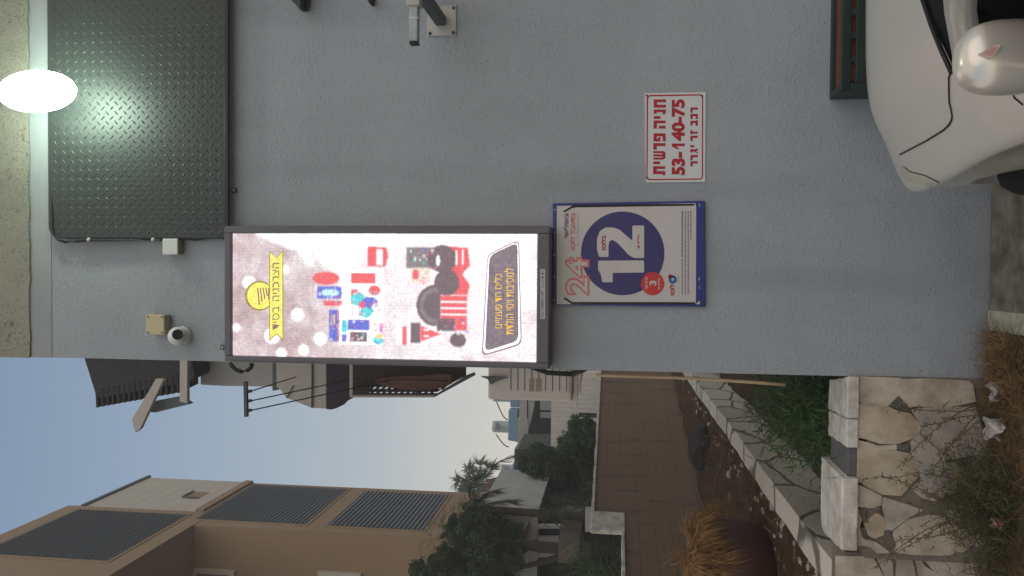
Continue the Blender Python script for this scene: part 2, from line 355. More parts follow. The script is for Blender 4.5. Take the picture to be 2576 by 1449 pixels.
# ------------------------------------------------------------------ grey house with the signs
XE = -.497
hs = thing('rendered_house', 'light grey stuccoed house wall carrying the screen, poster and parking sign', 'house', (XE, D, 0))
b = MB(); b.box(XE, 7, D, D+.45, -.3, 5.4); b.build('wall', M_wall, hs)  # unseen top and back kept low and thin to let light into the courtyard
b = MB(); b.box(XE, 1.4, D+.4505, 9.6, 1.86, 5.3); b.box(XE+.002, 1.39, 7.4, 9.59, 5.302, 8.6); b.build('unseen_wing', M_wall, hs)  # unseen wing, raised and narrowed so light reaches the planter side wall
zb = at(77, 600).z; zs = at(131, 600).z
b = MB(); n = 60; top = []
xs = [XE-.004+(3.2-XE)*i/n for i in range(n+1)]
front = [(x, D-.012, zb+random.uniform(-.005, .005)) for x in xs]
b.prism(front + [(x, D-.012, 5.405) for x in reversed(xs)], (0, .0105, 0)); b.build('rough_plaster_band', M_band, hs)
b = MB(); b.box(XE-.002, 3.2, D-.003, D-.0005, zs+.004, zb-.007); b.build('smooth_fascia', M_smooth, hs)

# chequered metal cover
x0, x1 = at(355, 601).x, 3.0; z0, z1 = at(578, 300).z, at(134, 300).z
mc = thing('metal_cover', 'dark green chequered sheet metal cover with a rounded corner beneath the lamp', 'metal cover', ((x0+x1)/2, D, z0))
yc = D-.045
b = MB(); rr = .07
pts = [(x0, z0), (x1, z0), (x1, z1)] + [(x0+rr-rr*math.sin(t*math.pi/12), z1-rr+rr*math.cos(t*math.pi/12)) for t in range(7)]
b.prism([(x, yc, z) for x, z in pts], (0, .044, 0)); b.build('sheet', M_green, mc, bevel=.006)
b = MB(); px = (x1-x0-.05)/47.0; pz = .0505
def stud(cx, cz, s):
    L, Wd, h = .0175, .0065, .0021
    d = Vector((s, 0, 1)).normalized(); e = Vector((d.z, 0, -d.x)); c = Vector((cx, yc, cz))
    vs = [c+d*L, c+e*Wd, c-d*L, c-e*Wd, c+d*(L*.45)+Vector((0, -h, 0)), c-d*(L*.45)+Vector((0, -h, 0))]
    b.add(vs, [[0, 1, 4], [1, 5, 4], [1, 2, 5], [2, 3, 5], [3, 4, 5], [3, 0, 4]])
for i in range(58):
    for j in range(40):
        cx, cz = x0+.03+i*.0255, z0+.03+j*.0255
        if (i+j) % 2 == 0 and cx < x1-.02 and cz < z1-.03: stud(cx, cz, 1 if j % 2 else -1)
b.build('raised_studs', M_green, mc)
b = MB(); b.box(x0-.004, x1, D-.06, D-.0455, z0-.022, z0-.001); b.build('bottom_rail', M_black, mc, bevel=.003)
b = MB()
c0 = [at(130, 380, yc+.02), at(131, 470, yc+.01), at(132, 540, yc), at(132, 572, yc), at(137, 592, yc), at(147, 604, yc), at(165, 609, yc), at(195, 607, yc), at(222, 604, yc), at(300, 603, yc), at(400, 603, yc), at(410, 604, yc)]
b.tube(c0, .0075); b.build('edge_cable', M_black, mc, smooth=True)
for X, Y in ((224, 603), (386, 603)):
    b = MB(); p = at(X, Y, yc-.006); b.lathe(p, [(.011, -.006), (.011, .0), (.007, .004), (0, .005)], 12, 'y'); b.build('cable_clip', M_plate, mc, smooth=True)
b = MB(); b.tube([at(463, 600, D-.03), at(490, 604, D-.02), at(520, 600, D-.02), at(550, 598, D-.02), at(575, 603, D-.03)], .004); b.build('thin_cable', M_greendark, mc, smooth=True)

def junction(name, label, X0, X1, Y0, Y1, m, dep, screws=True):
    a, c = at(X1, Y1, D-dep), at(X0, Y0, D-dep)
    t = thing(name, label, 'junction box', ((a.x+c.x)/2, D, (a.z+c.z)/2))
    q = MB(); q.box(a.x, c.x, D-dep*.85, D-.001, a.z, c.z); q.build('base', mat(m.name+'_shade', (150, 148, 128), rough=.6), t, bevel=.006)  # darker copy of the lid plastic, side shade put into its colour
    q = MB(); q.box(a.x-.002, c.x+.002, D-dep, D-dep*.84, a.z-.002, c.z+.002); q.build('lid', m, t, bevel=.006)
    if screws:
        for sx in (a.x+.010, c.x-.010):
            for sz in (a.z+.010, c.z-.010):
                q = MB(); q.lathe((sx, D-dep-.001, sz), [(.005, 0), (.004, -.002)], 10, 'y'); q.build('screw', M_steeldark, t)
junction('junction_box', 'square white junction box at the corner of the green metal cover', 409, 446, 601, 640, M_whiteplastic, .06, False)
junction('junction_box', 'cream beige junction box with corner screws above the round camera', 368, 412, 792, 842, M_beige, .07)
# dome camera
p = at(446, 846, D-.06)
t = thing('security_camera', 'small round white security camera with a dark lens hole', 'security camera', (p.x, D, p.z))
b = MB(); b.lathe((p.x, D, p.z), [(.05, -.001), (.05, -.02), (.044, -.03)], 28, 'y'); b.build('mount', M_whiteplastic, t, smooth=True)
b = MB(); b.ball((p.x, D-.055, p.z), (.050, .048, .050), 28, 18); b.build('eyeball', M_whiteplastic, t, smooth=True)
b = MB(); ld = Vector((.26, -.84, -.46)).normalized(); lc = Vector((p.x, D-.055, p.z))+ld*.043
u = ld.cross(Vector((0, 0, 1))).normalized(); v = u.cross(ld)
b.prism([lc+u*.027*math.cos(a)+v*.027*math.sin(a) for a in np.linspace(0, 2*math.pi, 24, endpoint=False)], ld*.009); b.build('lens', M_black, t)

# wall lamp
p = at(92, 230, 3.63)
t = thing('wall_lamp', 'glowing oval floodlight burning bright white above the chequered cover', 'lamp', (p.x, D, p.z))
b = MB(); b.obox((p.x, D-.02, p.z+.32), (p.x, p.y+.07, p.z+.12), .03, .03); b.build('arm', M_steeldark, t)
b = MB(); b.ball((p.x, p.y+.05, p.z+.10), (.05, .03, .09), 28, 16); b.build('housing', M_steeldark, t, smooth=True)
b = MB(); b.ball(p, (.105, .05, .215), 32, 20); b.build('glowing_lens', emit('lamp_glow', (226, 255, 232), 38), t, smooth=True)

# bracket with the square tube
p0, p1 = at(1148, 90), at(1076, 17)
t = thing('steel_bracket', 'galvanised square tube arm on a pale bolted wall plate', 'bracket', ((p0.x+p1.x)/2, D, p0.z))
b = MB(); b.box(p0.x, p1.x, D-.008, D-.0005, p0.z, p1.z); b.build('wall_plate', M_plate, t, bevel=.002)
for sx in (p0.x+.013, p1.x-.013):
    for sz in (p0.z+.014, p1.z-.014):
        q = MB(); q.lathe((sx, D-.008, sz), [(.009, 0), (.009, -.002), (.006, -.0021), (.006, -.008), (0, -.009)], 14, 'y'); q.build('bolt', M_steeldark, t)
pc = Vector(((p0.x+p1.x)/2, D-.008, (p0.z+p1.z)/2+.005)); ya = D-.40
b = MB(); b.obox(pc, (pc.x, ya+.0, pc.z), .05, .05); b.build('arm', M_steeldark, t, bevel=.004)
yt = ya; q0, q1 = at(1041, 106, yt), at(1041, -40, yt); zc = pc.z+.035
b = MB(); b.obox((q0.x, yt, zc), (q0.x+.6, yt, zc), .04, .04); b.build('cross_tube', M_galv, t, bevel=.004)
b = MB(); b.obox((q0.x-.014, yt, zc), (q0.x-.0005, yt, zc), .041, .041); b.build('end_cap', M_black, t, bevel=.004)
e = at(1041, 50, yt)
b = MB(); b.obox((e.x, yt, zc), (e.x+.006, yt, zc), .046, .046); b.build('cable_tie', M_whiteplastic, t, bevel=.002)
e = at(1041, 19, yt)
b = MB(); b.obox((e.x, yt, zc+.0), (e.x+.12, yt, zc), .062, .062); b.build('connector', M_plate, t, bevel=.006)
# green hanger seen at the frame edge
t = thing('green_bracket', 'dark green metal bracket corner on the grey wall left of the lamp cover edge', 'bracket', at(755, 5))
t['label'] = 'dark green metal bracket corner just under the chequered cover'
b = MB(); b.prism([at(728, -6, D-.03), at(752, 22, D-.03), at(768, 26, D-.03), at(776, 10, D-.03), at(776, -60, D-.03), at(715, -60, D-.03)], (0, .029, 0)); b.build('plate', M_greendark, t, bevel=.004)
b = MB(); b.prism([at(750, 20, D-.09), at(756, 21, D-.09), at(756, -60, D-.09), at(750, -60, D-.09)], (0, .0595, 0)); b.build('rib', M_greendark, t, bevel=.002)
t = MB(); t.prism([at(920, -12, D-.05), at(926, 6, D-.05), at(932, 9, D-.05), at(938, -12, D-.05)], (0, .049, 0))
tag(t.build('wall_hook', M_black, bevel=.003), 'small black hook tip on the wall above the steel bracket', 'hook')

# green planter box behind the bonnet
e = at(2112, 225, D-.17); xl = at(2160, 230, D-.17).x; zt = at(2113, 120, D-.17).z
t = thing('wall_planter', 'dark green slotted metal trough with a terracotta box inside behind the car bonnet', 'planter', (xl+.5, D, zt-.3))
b = MB(); b.box(xl, xl+1.1, D-.19, D-.17, zt-.045, zt); b.box(xl, xl+.03, D-.17, D-.001, zt-.30, zt); b.box(xl+1.07, xl+1.1, D-.17, D-.001, zt-.3, zt)
b.box(xl+.03, xl+1.07, D-.02, D-.001, zt-.3, zt); b.box(xl, xl+.035, D-.19, D-.1705, zt-.3, zt-.045); b.box(xl+.035, xl+1.1, D-.188, D-.172, zt-.11, zt-.065)
b.build('frame', M_greendark, t, bevel=.004)
for i in range(9):
    b = MB(); xx = xl+.06+i*.105; b.box(xx+.07, xx+.1, D-.189, D-.172, zt-.0645, zt-.0455); b.build('slat', M_greendark, t)
b = MB(); b.box(xl+.045, xl+1.05, D-.16, D-.03, zt-.29, zt-.02); b.build('terracotta_box', M_terra2, t, bevel=.008)

# ------------------------------------------------------------------ advertising screen
YL = D-.12
Z4 = lambda x, y: (563.5+x*.32813, 556.8+y*.32813)
a, c = at(1385, 933, YL), at(565, 568, YL)
lx0, lx1, lz0, lz1 = at(1000, 919, YL).x, at(1000, 568, YL).x, at(1385, 700, YL).z, at(566, 700, YL).z
t = thing('led_screen', 'tall lit advertising screen in a charcoal cabinet on the corner of the wall', 'advertising screen', ((lx0+lx1)/2, D, lz0))
b = MB(); b.box(lx0, lx1, YL, D-.001, lz0, lz1); b.build('cabinet', M_charcoal, t, bevel=.01)
sc = [at(*Z4(*q), YL-.002) for q in ((68, 93), (2403, 97), (2393, 1078), (66, 1030))]
sx0, sx1 = (sc[2].x+sc[3].x)/2, (sc[0].x+sc[1].x)/2; sz0, sz1 = (sc[1].z+sc[2].z)/2, (sc[0].z+sc[3].z)/2
for r in ((lx0+.004, sx0-.001, lz0+.004, lz1-.004), (sx1+.001, lx1-.004, lz0+.004, lz1-.004), (sx0-.0008, sx1+.0008, sz1+.001, lz1-.004), (sx0-.0008, sx1+.0008, lz0+.004, sz0-.001)):
    b = MB(); b.box(r[0], r[1], YL-.018, YL-.0005, r[2], r[3]); b.build('bezel', M_charcoal, t, bevel=.006)
CW, CH = 160, 400                                # diodes across and down
PIC = np.zeros((CH, CW, 3)); gx = 68+(np.arange(CH)+.5)/CH*2334; gy = 1055-(np.arange(CW)+.5)/CW*960
GX, GY = np.meshgrid(gx, gy, indexing='ij'); lr = np.random.default_rng(11)
def blur(a_, n):
    for _ in range(n):
        p_ = np.pad(a_, ((1, 1), (1, 1))+((0, 0),)*(a_.ndim-2), mode='edge')
        a_ = (p_[1:-1, 1:-1]*2+p_[:-2, 1:-1]+p_[2:, 1:-1]+p_[1:-1, :-2]+p_[1:-1, 2:])/6
    return a_
def mask(pts):
    m_ = np.zeros((CH, CW), bool); q = pts[-1]
    for p in pts:
        if p[1] != q[1]:
            m_ ^= ((p[1] > GY) != (q[1] > GY)) & (GX < (q[0]-p[0])*(GY-p[1])/(q[1]-p[1])+p[0])
        q = p
    return m_
def oval(cx_, cy_, rx_, ry_): return ((GX-cx_)/rx_)**2+((GY-cy_)/ry_)**2 < 1
def box4(x0_, x1_, y0_, y1_): return (GX > x0_) & (GX < x1_) & (GY > y0_) & (GY < y1_)
def put(m_, rgb, k_=1.0, soft=0):
    a_ = blur(m_.astype(float), soft)[..., None] if soft else m_[..., None]
    PIC[:] = PIC*(1-a_)+np.array(lin(rgb))*k_*a_
tz = (GX-68)/2334; ts = (1055-GY)/960
nz_ = blur(lr.normal(size=(CH, CW)), 60); nz_ /= nz_.std(); nz2 = blur(lr.normal(size=(CH, CW)), 250); nz2 /= nz2.std()
g_ = np.clip(0.18+.70*np.clip((tz-.15)/.5, 0, 1)+.25*(ts-.5)+.07*nz_+.07*nz2, 0, 1)[..., None]
PIC[:] = np.array(lin((182, 156, 158)))*(1-g_)+np.array(lin((255, 246, 250)))*1.02*g_
for pp in (((250, 98), (420, 98), (600, 210), (540, 215)), ((440, 98), (620, 98), (660, 180), (720, 340), (660, 330), (560, 180)), ((640, 98), (900, 98), (970, 230), (910, 380), (800, 350), (720, 250)), ((905, 98), (1360, 98), (1360, 190), (1125, 190), (1040, 340), (930, 380), (985, 230))): put(mask(pp), (255, 253, 255), 1.3, 14)
for q in ((200, 480, 50), (385, 895, 60), (585, 725, 48), (765, 910, 48), (635, 1000, 40), (485, 375, 30), (96, 835, 28), (460, 1030, 40)): put(oval(q[0], q[1], q[2], q[2]), (255, 255, 255), 1.3, 5)
put(box4(915, 1250, 372, 950), (255, 255, 255), 1.3, 2)
R_, B_, C_, K_, Y_, W_, G_, P_ = (230, 84, 92), (84, 98, 204), (70, 208, 216), (104, 82, 90), (250, 206, 96), (255, 252, 255), (126, 116, 116), (228, 130, 196)
for m_, c_ in ((oval(808, 440, 105, 50), R_), (box4(740, 930, 505, 600), B_), (box4(790, 935, 612, 652), R_), (box4(835, 905, 680, 930), B_), (box4(903, 914, 690, 930), R_), (box4(1000, 1195, 395, 480), R_), (box4(980, 1150, 757, 842), B_), (box4(995, 1130, 852, 930), K_), (box4(930, 972, 760, 860), C_), (box4(930, 972, 870, 930), B_),
               (mask(((1128, 188), (1275, 200), (1292, 270), (1270, 345), (1128, 350))), R_), (box4(1000, 1060, 520, 640), R_), (oval(1060, 600, 60, 55), C_), (oval(1150, 640, 70, 62), B_), (oval(1185, 530, 48, 42), R_), (oval(1120, 700, 50, 42), C_), (oval(1090, 640, 30, 30), R_), (oval(1200, 660, 34, 34), W_), (oval(1215, 915, 42, 32), C_), (oval(1222, 880, 28, 18), Y_), (box4(1225, 1252, 778, 860), P_),
               (box4(1430, 1640, 195, 362), G_), (box4(1398, 1436, 800, 950), R_), (box4(1350, 1397, 755, 950), W_), (box4(1437, 1460, 755, 950), W_), (mask(((1690, 185), (1890, 200), (1910, 330), (1850, 400), (1910, 480), (1890, 560), (1690, 560))), R_), (oval(1700, 285, 110, 105), K_), (oval(1735, 465, 95, 100), K_), (box4(1690, 1890, 560, 745), R_),
               (oval(1655, 640, 150, 160) & (GX < 1660), K_), (oval(1655, 640, 125, 135) & (GX < 1660), G_), (oval(1655, 640, 95, 105) & (GX < 1690), K_), (box4(1465, 1540, 772, 928), K_), (mask(((1541, 795), (1700, 858), (1541, 915))), R_), (box4(1660, 1800, 735, 835), K_), (box4(1800, 1890, 735, 830), R_), (oval(1820, 900, 62, 55), K_), (box4(1460, 1600, 355, 470), (232, 212, 196)), (oval(1500, 405, 26, 40), R_)): put(m_, c_, 1.0, 1)
for a4 in ((1690, 1890, 602, 616), (1690, 1890, 650, 664), (1690, 1890, 698, 712), (1800, 1812, 220, 330), (1850, 1862, 215, 330), (1560, 1600, 820, 834), (1560, 1600, 866, 880), (1200, 1245, 212, 335), (848, 858, 710, 810), (868, 878, 720, 800)): put(box4(*a4), Y_ if a4[0] in (848, 868) else W_, 1.0, 1)
put(oval(840, 552, 70, 26), (190, 240, 250), 1.1, 3); put(oval(1668, 300, 14, 42), W_, 1.0, 1)
pick = np.array([lin(c_) for c_ in (R_, B_, C_, K_, W_, P_, W_, R_)])
for zx, zy, zw, zh, n_ in ((720, 500, 210, 150, 40), (835, 680, 75, 250, 24), (930, 755, 230, 180, 46), (1000, 520, 240, 210, 70), (1440, 200, 200, 150, 22), (1470, 360, 130, 120, 24), (1660, 730, 230, 110, 20), (1170, 780, 90, 170, 18)):
    for _ in range(n_):
        cx_, cy_ = zx+lr.random()*zw, zy+lr.random()*zh; m_ = box4(cx_, cx_+lr.uniform(6, 24), cy_, cy_+lr.uniform(6, 30)); PIC[m_] = PIC[m_]*.5+.5*pick[lr.integers(8)]
PIC *= 1+.10*blur(lr.normal(size=(CH, CW, 1)), 2)*2.2; PIC = blur(PIC, 1)
PIC *= 1+lr.normal(0, .07, (CH, CW, 1))+lr.normal(0, .05, (CH, CW, 3)); PIC *= (1-.10*(np.arange(CH) % 3 == 0))[:, None, None]; PIC *= (1-.08*(np.arange(CW) % 4 == 0))[None, :, None]; PIC = np.clip((PIC*.92+.07)*1.12, 0, 2.5)
b = MB(); b.v = [(sx0+(sx1-sx0)*i/CW, YL-.002, sz1+(sz0-sz1)*j/CH) for j in range(CH+1) for i in range(CW+1)]
b.f = [[j*(CW+1)+i, (j+1)*(CW+1)+i, (j+1)*(CW+1)+i+1, j*(CW+1)+i+1] for j in range(CH) for i in range(CW)]; b.m = [0]*len(b.f)
ms = emit('screen_diodes', (255, 255, 255), 1.0); at_ = ms.node_tree.nodes.new('ShaderNodeVertexColor'); at_.layer_name = 'picture'; ms.node_tree.links.new(at_.outputs[0], ms.node_tree.nodes['Emission'].inputs[0])
scr = b.build('screen', ms, t)
ca = scr.data.color_attributes.new('picture', 'FLOAT_COLOR', 'CORNER')
cc = np.ones((CH*CW, 4, 4), np.float32); cc[:, :, :3] = PIC.reshape(-1, 1, 3); ca.data.foreach_set('color', cc.ravel())
L = lambda dy: (lambda x, y: at(*Z4(x, y), YL-.002-dy))
def diodes(m):
    n = m.node_tree; e = n.nodes['Emission']; k0 = e.inputs[1].default_value
    t_ = n.nodes.new('ShaderNodeTexCoord'); nz = n.nodes.new('ShaderNodeTexNoise'); nz.inputs['Scale'].default_value = 45; nz.inputs['Detail'].default_value = 2
    s_ = n.nodes.new('ShaderNodeSeparateXYZ'); n.links.new(t_.outputs['Object'], s_.inputs[0]); n.links.new(t_.outputs['Object'], nz.inputs['Vector'])
    def grid(ax_):
        a1 = n.nodes.new('ShaderNodeMath'); a1.operation = 'MULTIPLY'; a1.inputs[1].default_value = 2*math.pi/.0112; n.links.new(s_.outputs[ax_], a1.inputs[0])
        a2 = n.nodes.new('ShaderNodeMath'); a2.operation = 'SINE'; n.links.new(a1.outputs[0], a2.inputs[0]); return a2
    g1, g2 = grid('X'), grid('Z')
    a3 = n.nodes.new('ShaderNodeMath'); a3.operation = 'ADD'; n.links.new(g1.outputs[0], a3.inputs[0]); n.links.new(g2.outputs[0], a3.inputs[1])
    a4 = n.nodes.new('ShaderNodeMath'); a4.operation = 'MULTIPLY_ADD'; a4.inputs[1].default_value = .08*k0; n.links.new(a3.outputs[0], a4.inputs[0])
    a5 = n.nodes.new('ShaderNodeMath'); a5.operation = 'MULTIPLY_ADD'; a5.inputs[1].default_value = .7*k0; a5.inputs[2].default_value = .68*k0; n.links.new(nz.outputs[0], a5.inputs[0])
    n.links.new(a5.outputs[0], a4.inputs[2]); n.links.new(a4.outputs[0], e.inputs[1])
    mx = n.nodes.new('ShaderNodeMix'); mx.data_type = 'RGBA'; mx.inputs[0].default_value = .12; mx.inputs[6].default_value = e.inputs[0].default_value; n.links.new(nz.outputs['Color'], mx.inputs[7]); n.links.new(mx.outputs[2], e.inputs[0])
    return m
_em = emit
def emit(name, rgb, k=1.0): new = name not in MATS; m = _em(name, rgb, k); return diodes(m) if new else m
EW = emit('led_white', (255, 252, 255), 1.3); EY = emit('led_yellow', (252, 240, 110), 1.0); EYD = emit('led_olive', (176, 150, 60), .9)
ERB = emit('led_brown', (150, 118, 92), .85); ER = emit('led_red', (236, 88, 96), .95); EB = emit('led_blue', (86, 100, 206), .9); EC = emit('led_cyan', (60, 214, 220), 1.0)
EK = emit('led_dark', (98, 76, 84), .9); EKP = emit('led_panel', (132, 116, 124), .9); EG = emit('led_gold', (250, 196, 66), 1.0); EP = emit('led_pink', (226, 110, 190), .95); EGR = emit('led_grey', (128, 120, 118), .9); EPA = emit('led_pale', (226, 208, 208), 1.0)
P1, P2, P3 = L(.001), L(.002), L(.003)
def rect(mb, fn, x0, x1, y0, y1): mb.poly([fn(x0, y0), fn(x1, y0), fn(x1, y1), fn(x0, y1)])
# coin and ribbon
b = MB(); b.disc(P3, 272, 570, 112, 116, 48); b.build('coin_rim', EYD, t)
b = MB(); P4 = L(.004); b.disc(P4, 276, 570, 98, 102, 48); b.build('coin', EY, t)
b = MB(); P5 = L(.005)
for i in range(5): b.poly([P5(*q) for q in ((252+i*21, 508), (262+i*21, 508), (276+i*21, 640-i*22), (266+i*21, 640-i*22))])
rect(b, P5, 338, 347, 520, 600); b.build('coin_emblem', ERB, t)
b = MB(); b.poly([P5(*q) for q in ((346, 222), (402, 278), (455, 218), (456, 918), (402, 868), (346, 922))]); b.build('ribbon_edge', EYD, t)
P6 = L(.006); b = MB(); b.poly([P6(*q) for q in ((353, 236), (402, 284), (448, 234), (448, 898), (402, 858), (353, 902))]); b.build('ribbon', EY, t)
P7 = L(.007); b = MB(); text(b, heb('הצרכניה'), P7, 372, 424, 318, 612, .012); b.build('ribbon_lettering', ERB, t); b = MB(); text(b, heb('בסיד'), P7, 372, 424, 652, 832, 0); b.build('ribbon_lettering', ERB, t)
# bottom caption panel
def rounded(pts, r, n=6):
    out = []; m_ = len(pts)
    for i in range(m_):
        p_, q_, s_ = Vector(pts[i-1]), Vector(pts[i]), Vector(pts[(i+1) % m_])
        a_ = q_+(p_-q_).normalized()*r; c_ = q_+(s_-q_).normalized()*r
        for k_ in range(n+1):
            tt = k_/n; out.append((1-tt)**2*a_+2*tt*(1-tt)*q_+tt*tt*c_)
    return out
pan = [(2028, 262), (2255, 150), (2268, 925), (2000, 1012)]
b = MB(); b.poly([P3(q.x, q.y) for q in rounded([(2020, 256), (2262, 140), (2282, 945), (1976, 1035)], 50)]); b.build('caption_outline', emit('led_taupe', (150, 118, 122), .9), t)
b = MB(); b.poly([P4(q.x, q.y) for q in rounded([(2024, 262), (2256, 150), (2274, 935), (1986, 1022)], 48)]); b.build('caption_border', EW, t)
b = MB(); b.poly([P5(q.x, q.y) for q in rounded([(2036, 262), (2250, 160), (2258, 915), (2000, 998)], 50)]); b.build('caption_panel', EKP, t)
b = MB(); text(b, heb('כלים חד פעמיים'), P6, 2066, 2130, 402, 820, 0); text(b, heb('למסיבות וימי הולדת'), P6, 2150, 2222, 358, 868, 0); b.build('caption_lettering', EG, t)
# phone sticker on the lower bezel
P8 = lambda x, y: at(*Z4(x, y), YL-.0195); b = MB(); rect(b, P8, 2424, 2462, 366, 748); b.build('phone_sticker', M_label, t)
P9 = lambda x, y: at(*Z4(x, y), YL-.0205); b = MB(); text(b, '050-7888421/89', P9, 2430, 2450, 532, 738, .01); text(b, heb('לד דיגיטל'), P9, 2430, 2454, 376, 512, .0); b.build('sticker_lettering', M_grey, t)
for X, Y, s_ in ((552, 590, 1), (586, 478, 1), (558, 874, 1)):
    p = at(X, Y, D-.02); q = MB(); q.box(p.x-.013, p.x+.013, D-.012, D-.0015, p.z-.014, p.z+.014); o_ = q.build('mounting_tab', M_steeldark, t, bevel=.003)
    q = MB(); q.lathe((p.x, D-.012, p.z), [(.007, 0), (.006, -.004), (0, -.005)], 12, 'y'); q.build('tab_bolt', M_plate, o_)
b = MB(); b.tube([at(X, Y, D-.03) for X, Y in ((578, 912), (584, 922), (595, 931), (608, 935), (622, 932), (632, 924), (634, 914))], .011, 10); b.build('cable_loop', M_black, t, smooth=True)

# ------------------------------------------------------------------ lottery poster
ZP = lambda x, y: (1368.5+x*.20365, 489.7+y*.20365)
YP = D-.022
Pp = lambda dy: (lambda x, y: at(*ZP(x, y), YP-dy))
f0 = Pp(0)
t = thing('framed_poster', 'white and purple lottery poster showing a big 12 in a blue frame', 'poster', at(1775, 640))
b = MB(); b.prism([f0(*q) for q in ((107, 107), (1988, 75), (1995, 1385), (110, 1362))], (0, .0215, 0)); b.build('frame', M_bluef, t, bevel=.003)
b = MB(); f1 = Pp(.0012); b.poly([f1(*q) for q in ((158, 140), (1868, 104), (1880, 150), (1876, 1328), (1870, 1350), (158, 1354))]); b.build('paper', M_paper, t)
b = MB(); f2 = Pp(.002); b.disc(f2, 972, 725, 516, 517, 72); b.build('purple_disc', M_purple, t)
b = MB()
for q in (((380, 124), (1858, 112), (1856, 136), (385, 158)), ((238, 204), (340, 140), (380, 124), (385, 158), (345, 168), (252, 220))): b.poly([f2(*p_) for p_ in q])
b.build('black_band', M_black, t); b = MB()
for q in (((240, 1286), (258, 1266), (345, 1325), (345, 1352)), ((345, 1326), (1866, 1328), (1866, 1354), (345, 1352))): b.poly([f2(*p_) for p_ in q])
b.build('black_band', M_black, t)
f3 = Pp(.003); f4 = Pp(.004); f5 = Pp(.005)
def strip(mb, fn, pts, w_):                     # thick rounded line in layout units
    for (xa, ya_), (xb, yb_) in zip(pts[:-1], pts[1:]):
        d_ = Vector((xb-xa, yb_-ya_)).normalized(); n_ = Vector((-d_.y, d_.x))*w_/2; A_, B_ = Vector((xa, ya_)), Vector((xb, yb_))
        mb.poly([fn(*(A_+n_)), fn(*(B_+n_)), fn(*(B_-n_)), fn(*(A_-n_))])
b = MB()
b.poly([f3(q.x, q.y) for q in rounded([(668, 815), (1236, 812), (1236, 962), (848, 966), (848, 1082), (722, 1082), (700, 980), (668, 930)], 18)])
two = [(798, 770), (680, 768), (655, 680), (655, 540), (690, 450), (760, 405), (850, 405), (930, 430), (1010, 500), (1092, 570), (1092, 382), (1236, 380), (1236, 782), (1110, 782), (1040, 740), (960, 650), (900, 590), (840, 556), (805, 580), (796, 640)]
b.poly([f3(q.x, q.y) for q in rounded(two, 16)]); b.build('big_number', M_paper, t)
b = MB(); text(b, heb('בלוטו'), f4, 705, 762, 506, 686, .04); b.build('red_lettering', M_red, t); b = MB(); text(b, heb('מיליון ₪'), f4, 1148, 1186, 492, 662, .03); b.build('red_lettering', M_red, t)
b = MB(); text(b, heb('בשלישי'), f3, 244, 300, 230, 532, .04); b.build('grey_lettering', M_postertext, t); b = MB(); text(b, heb('מיליון ₪'), f5, 440, 456, 850, 938, .02); b.build('grey_lettering', M_postertext, t)
b = MB(); text(b, heb('בדאבל לוטו'), f3, 320, 384, 226, 680, .03); b.build('salmon_lettering', M_postersalmon, t)
b = MB(); text(b, '22.11-' + heb('ההגרלה תתקיים ב'), f3, 410, 430, 226, 640, .0); b.build('date_lettering', M_postertext, t)
b = MB()      # outlined 24
for pts, w_ in (([(520, 1240), (520, 1030), (470, 1020), (440, 1080), (370, 1110), (350, 1130), (350, 1220), (290, 1225), (275, 1100), (300, 1040), (380, 1020), (430, 1060), (520, 1150)], 24),): pass
text(b, '24', f3, 262, 560, 770, 1246, .055); b.build('number_outline', M_postersalmon, t)
b = MB(); text(b, '24', f4, 284, 536, 800, 1222, .0); b.build('number_fill', M_paper, t)
b = MB(); b.poly([f5(q.x, q.y) for q in rounded([(302, 775), (340, 762), (378, 800), (350, 850), (316, 856), (305, 830)], 8)]); b.build('badge', M_postersalmon, t)
f6 = Pp(.006)
b = MB(); text(b, heb('עוד'), f6, 325, 358, 782, 842, .01); b.build('badge_lettering', M_paper, t)
b = MB(); b.disc(f3, 1342, 1100, 143, 143, 48); b.build('red_disc', M_posterred, t)
b = MB(); text(b, heb('פרס שני'), f4, 1250, 1282, 1015, 1168, .02); text(b, '3', f4, 1302, 1388, 1062, 1124, .03); text(b, heb('מיליון ₪'), f4, 1402, 1440, 1034, 1168, .02); b.build('disc_lettering', M_paper, t)
b = MB(); text(b, heb('לוטו'), f3, 1548, 1612, 1108, 1244, .03); b.build('logo_lettering', M_red, t)
b = MB(); b.disc(f3, 1558, 1010, 28, 28, 20); b.build('logo_dot', M_posterred, t)
b = MB(); b.disc(f3, 1590, 1048, 48, 50, 28); b.build('logo_swirl', M_navy, t)
b = MB(); b.disc(f4, 1592, 1054, 34, 34, 24); b.build('logo_swirl_core', M_cyan, t)
b = MB(); b.disc(f5, 1588, 1046, 14, 16, 16); b.build('logo_swirl_eye', M_paper, t)
b = MB(); text(b, heb('מפעל הפיס'), f3, 1652, 1668, 994, 1086, .01)
for i, (xx, ya_, yb_) in enumerate(((1700, 200, 770), (1740, 205, 1240), (1775, 200, 1240), (1808, 200, 560), (1702, 800, 1240))):
    yy = ya_
    while yy < yb_:
        l_ = random.uniform(14, 46); rect(b, f3, xx, xx+(15 if i == 0 else 11), yy, min(yy+l_, yb_)); yy += l_+9
b.build('small_print', M_postertext, t)
for q4 in (((1915, 108), (1924, 108), (1924, 150), (1915, 150)), ((1912, 1020), (1922, 1020), (1922, 1060), (1912, 1060)), ((1880, 1340), (1924, 1310), (1926, 1352), (1885, 1356)), ((1916, 1130), (1923, 1130), (1923, 1165), (1916, 1165))):
    b = MB(); b.poly([f6(*q) for q in q4]); b.build('torn_sleeve_edge', M_label, t)
for yy in (185, 465, 745, 1022, 1300):
    q = MB(); q.disc(f3, 130, yy, 9, 9, 12); q.build('rivet', M_plate, t)

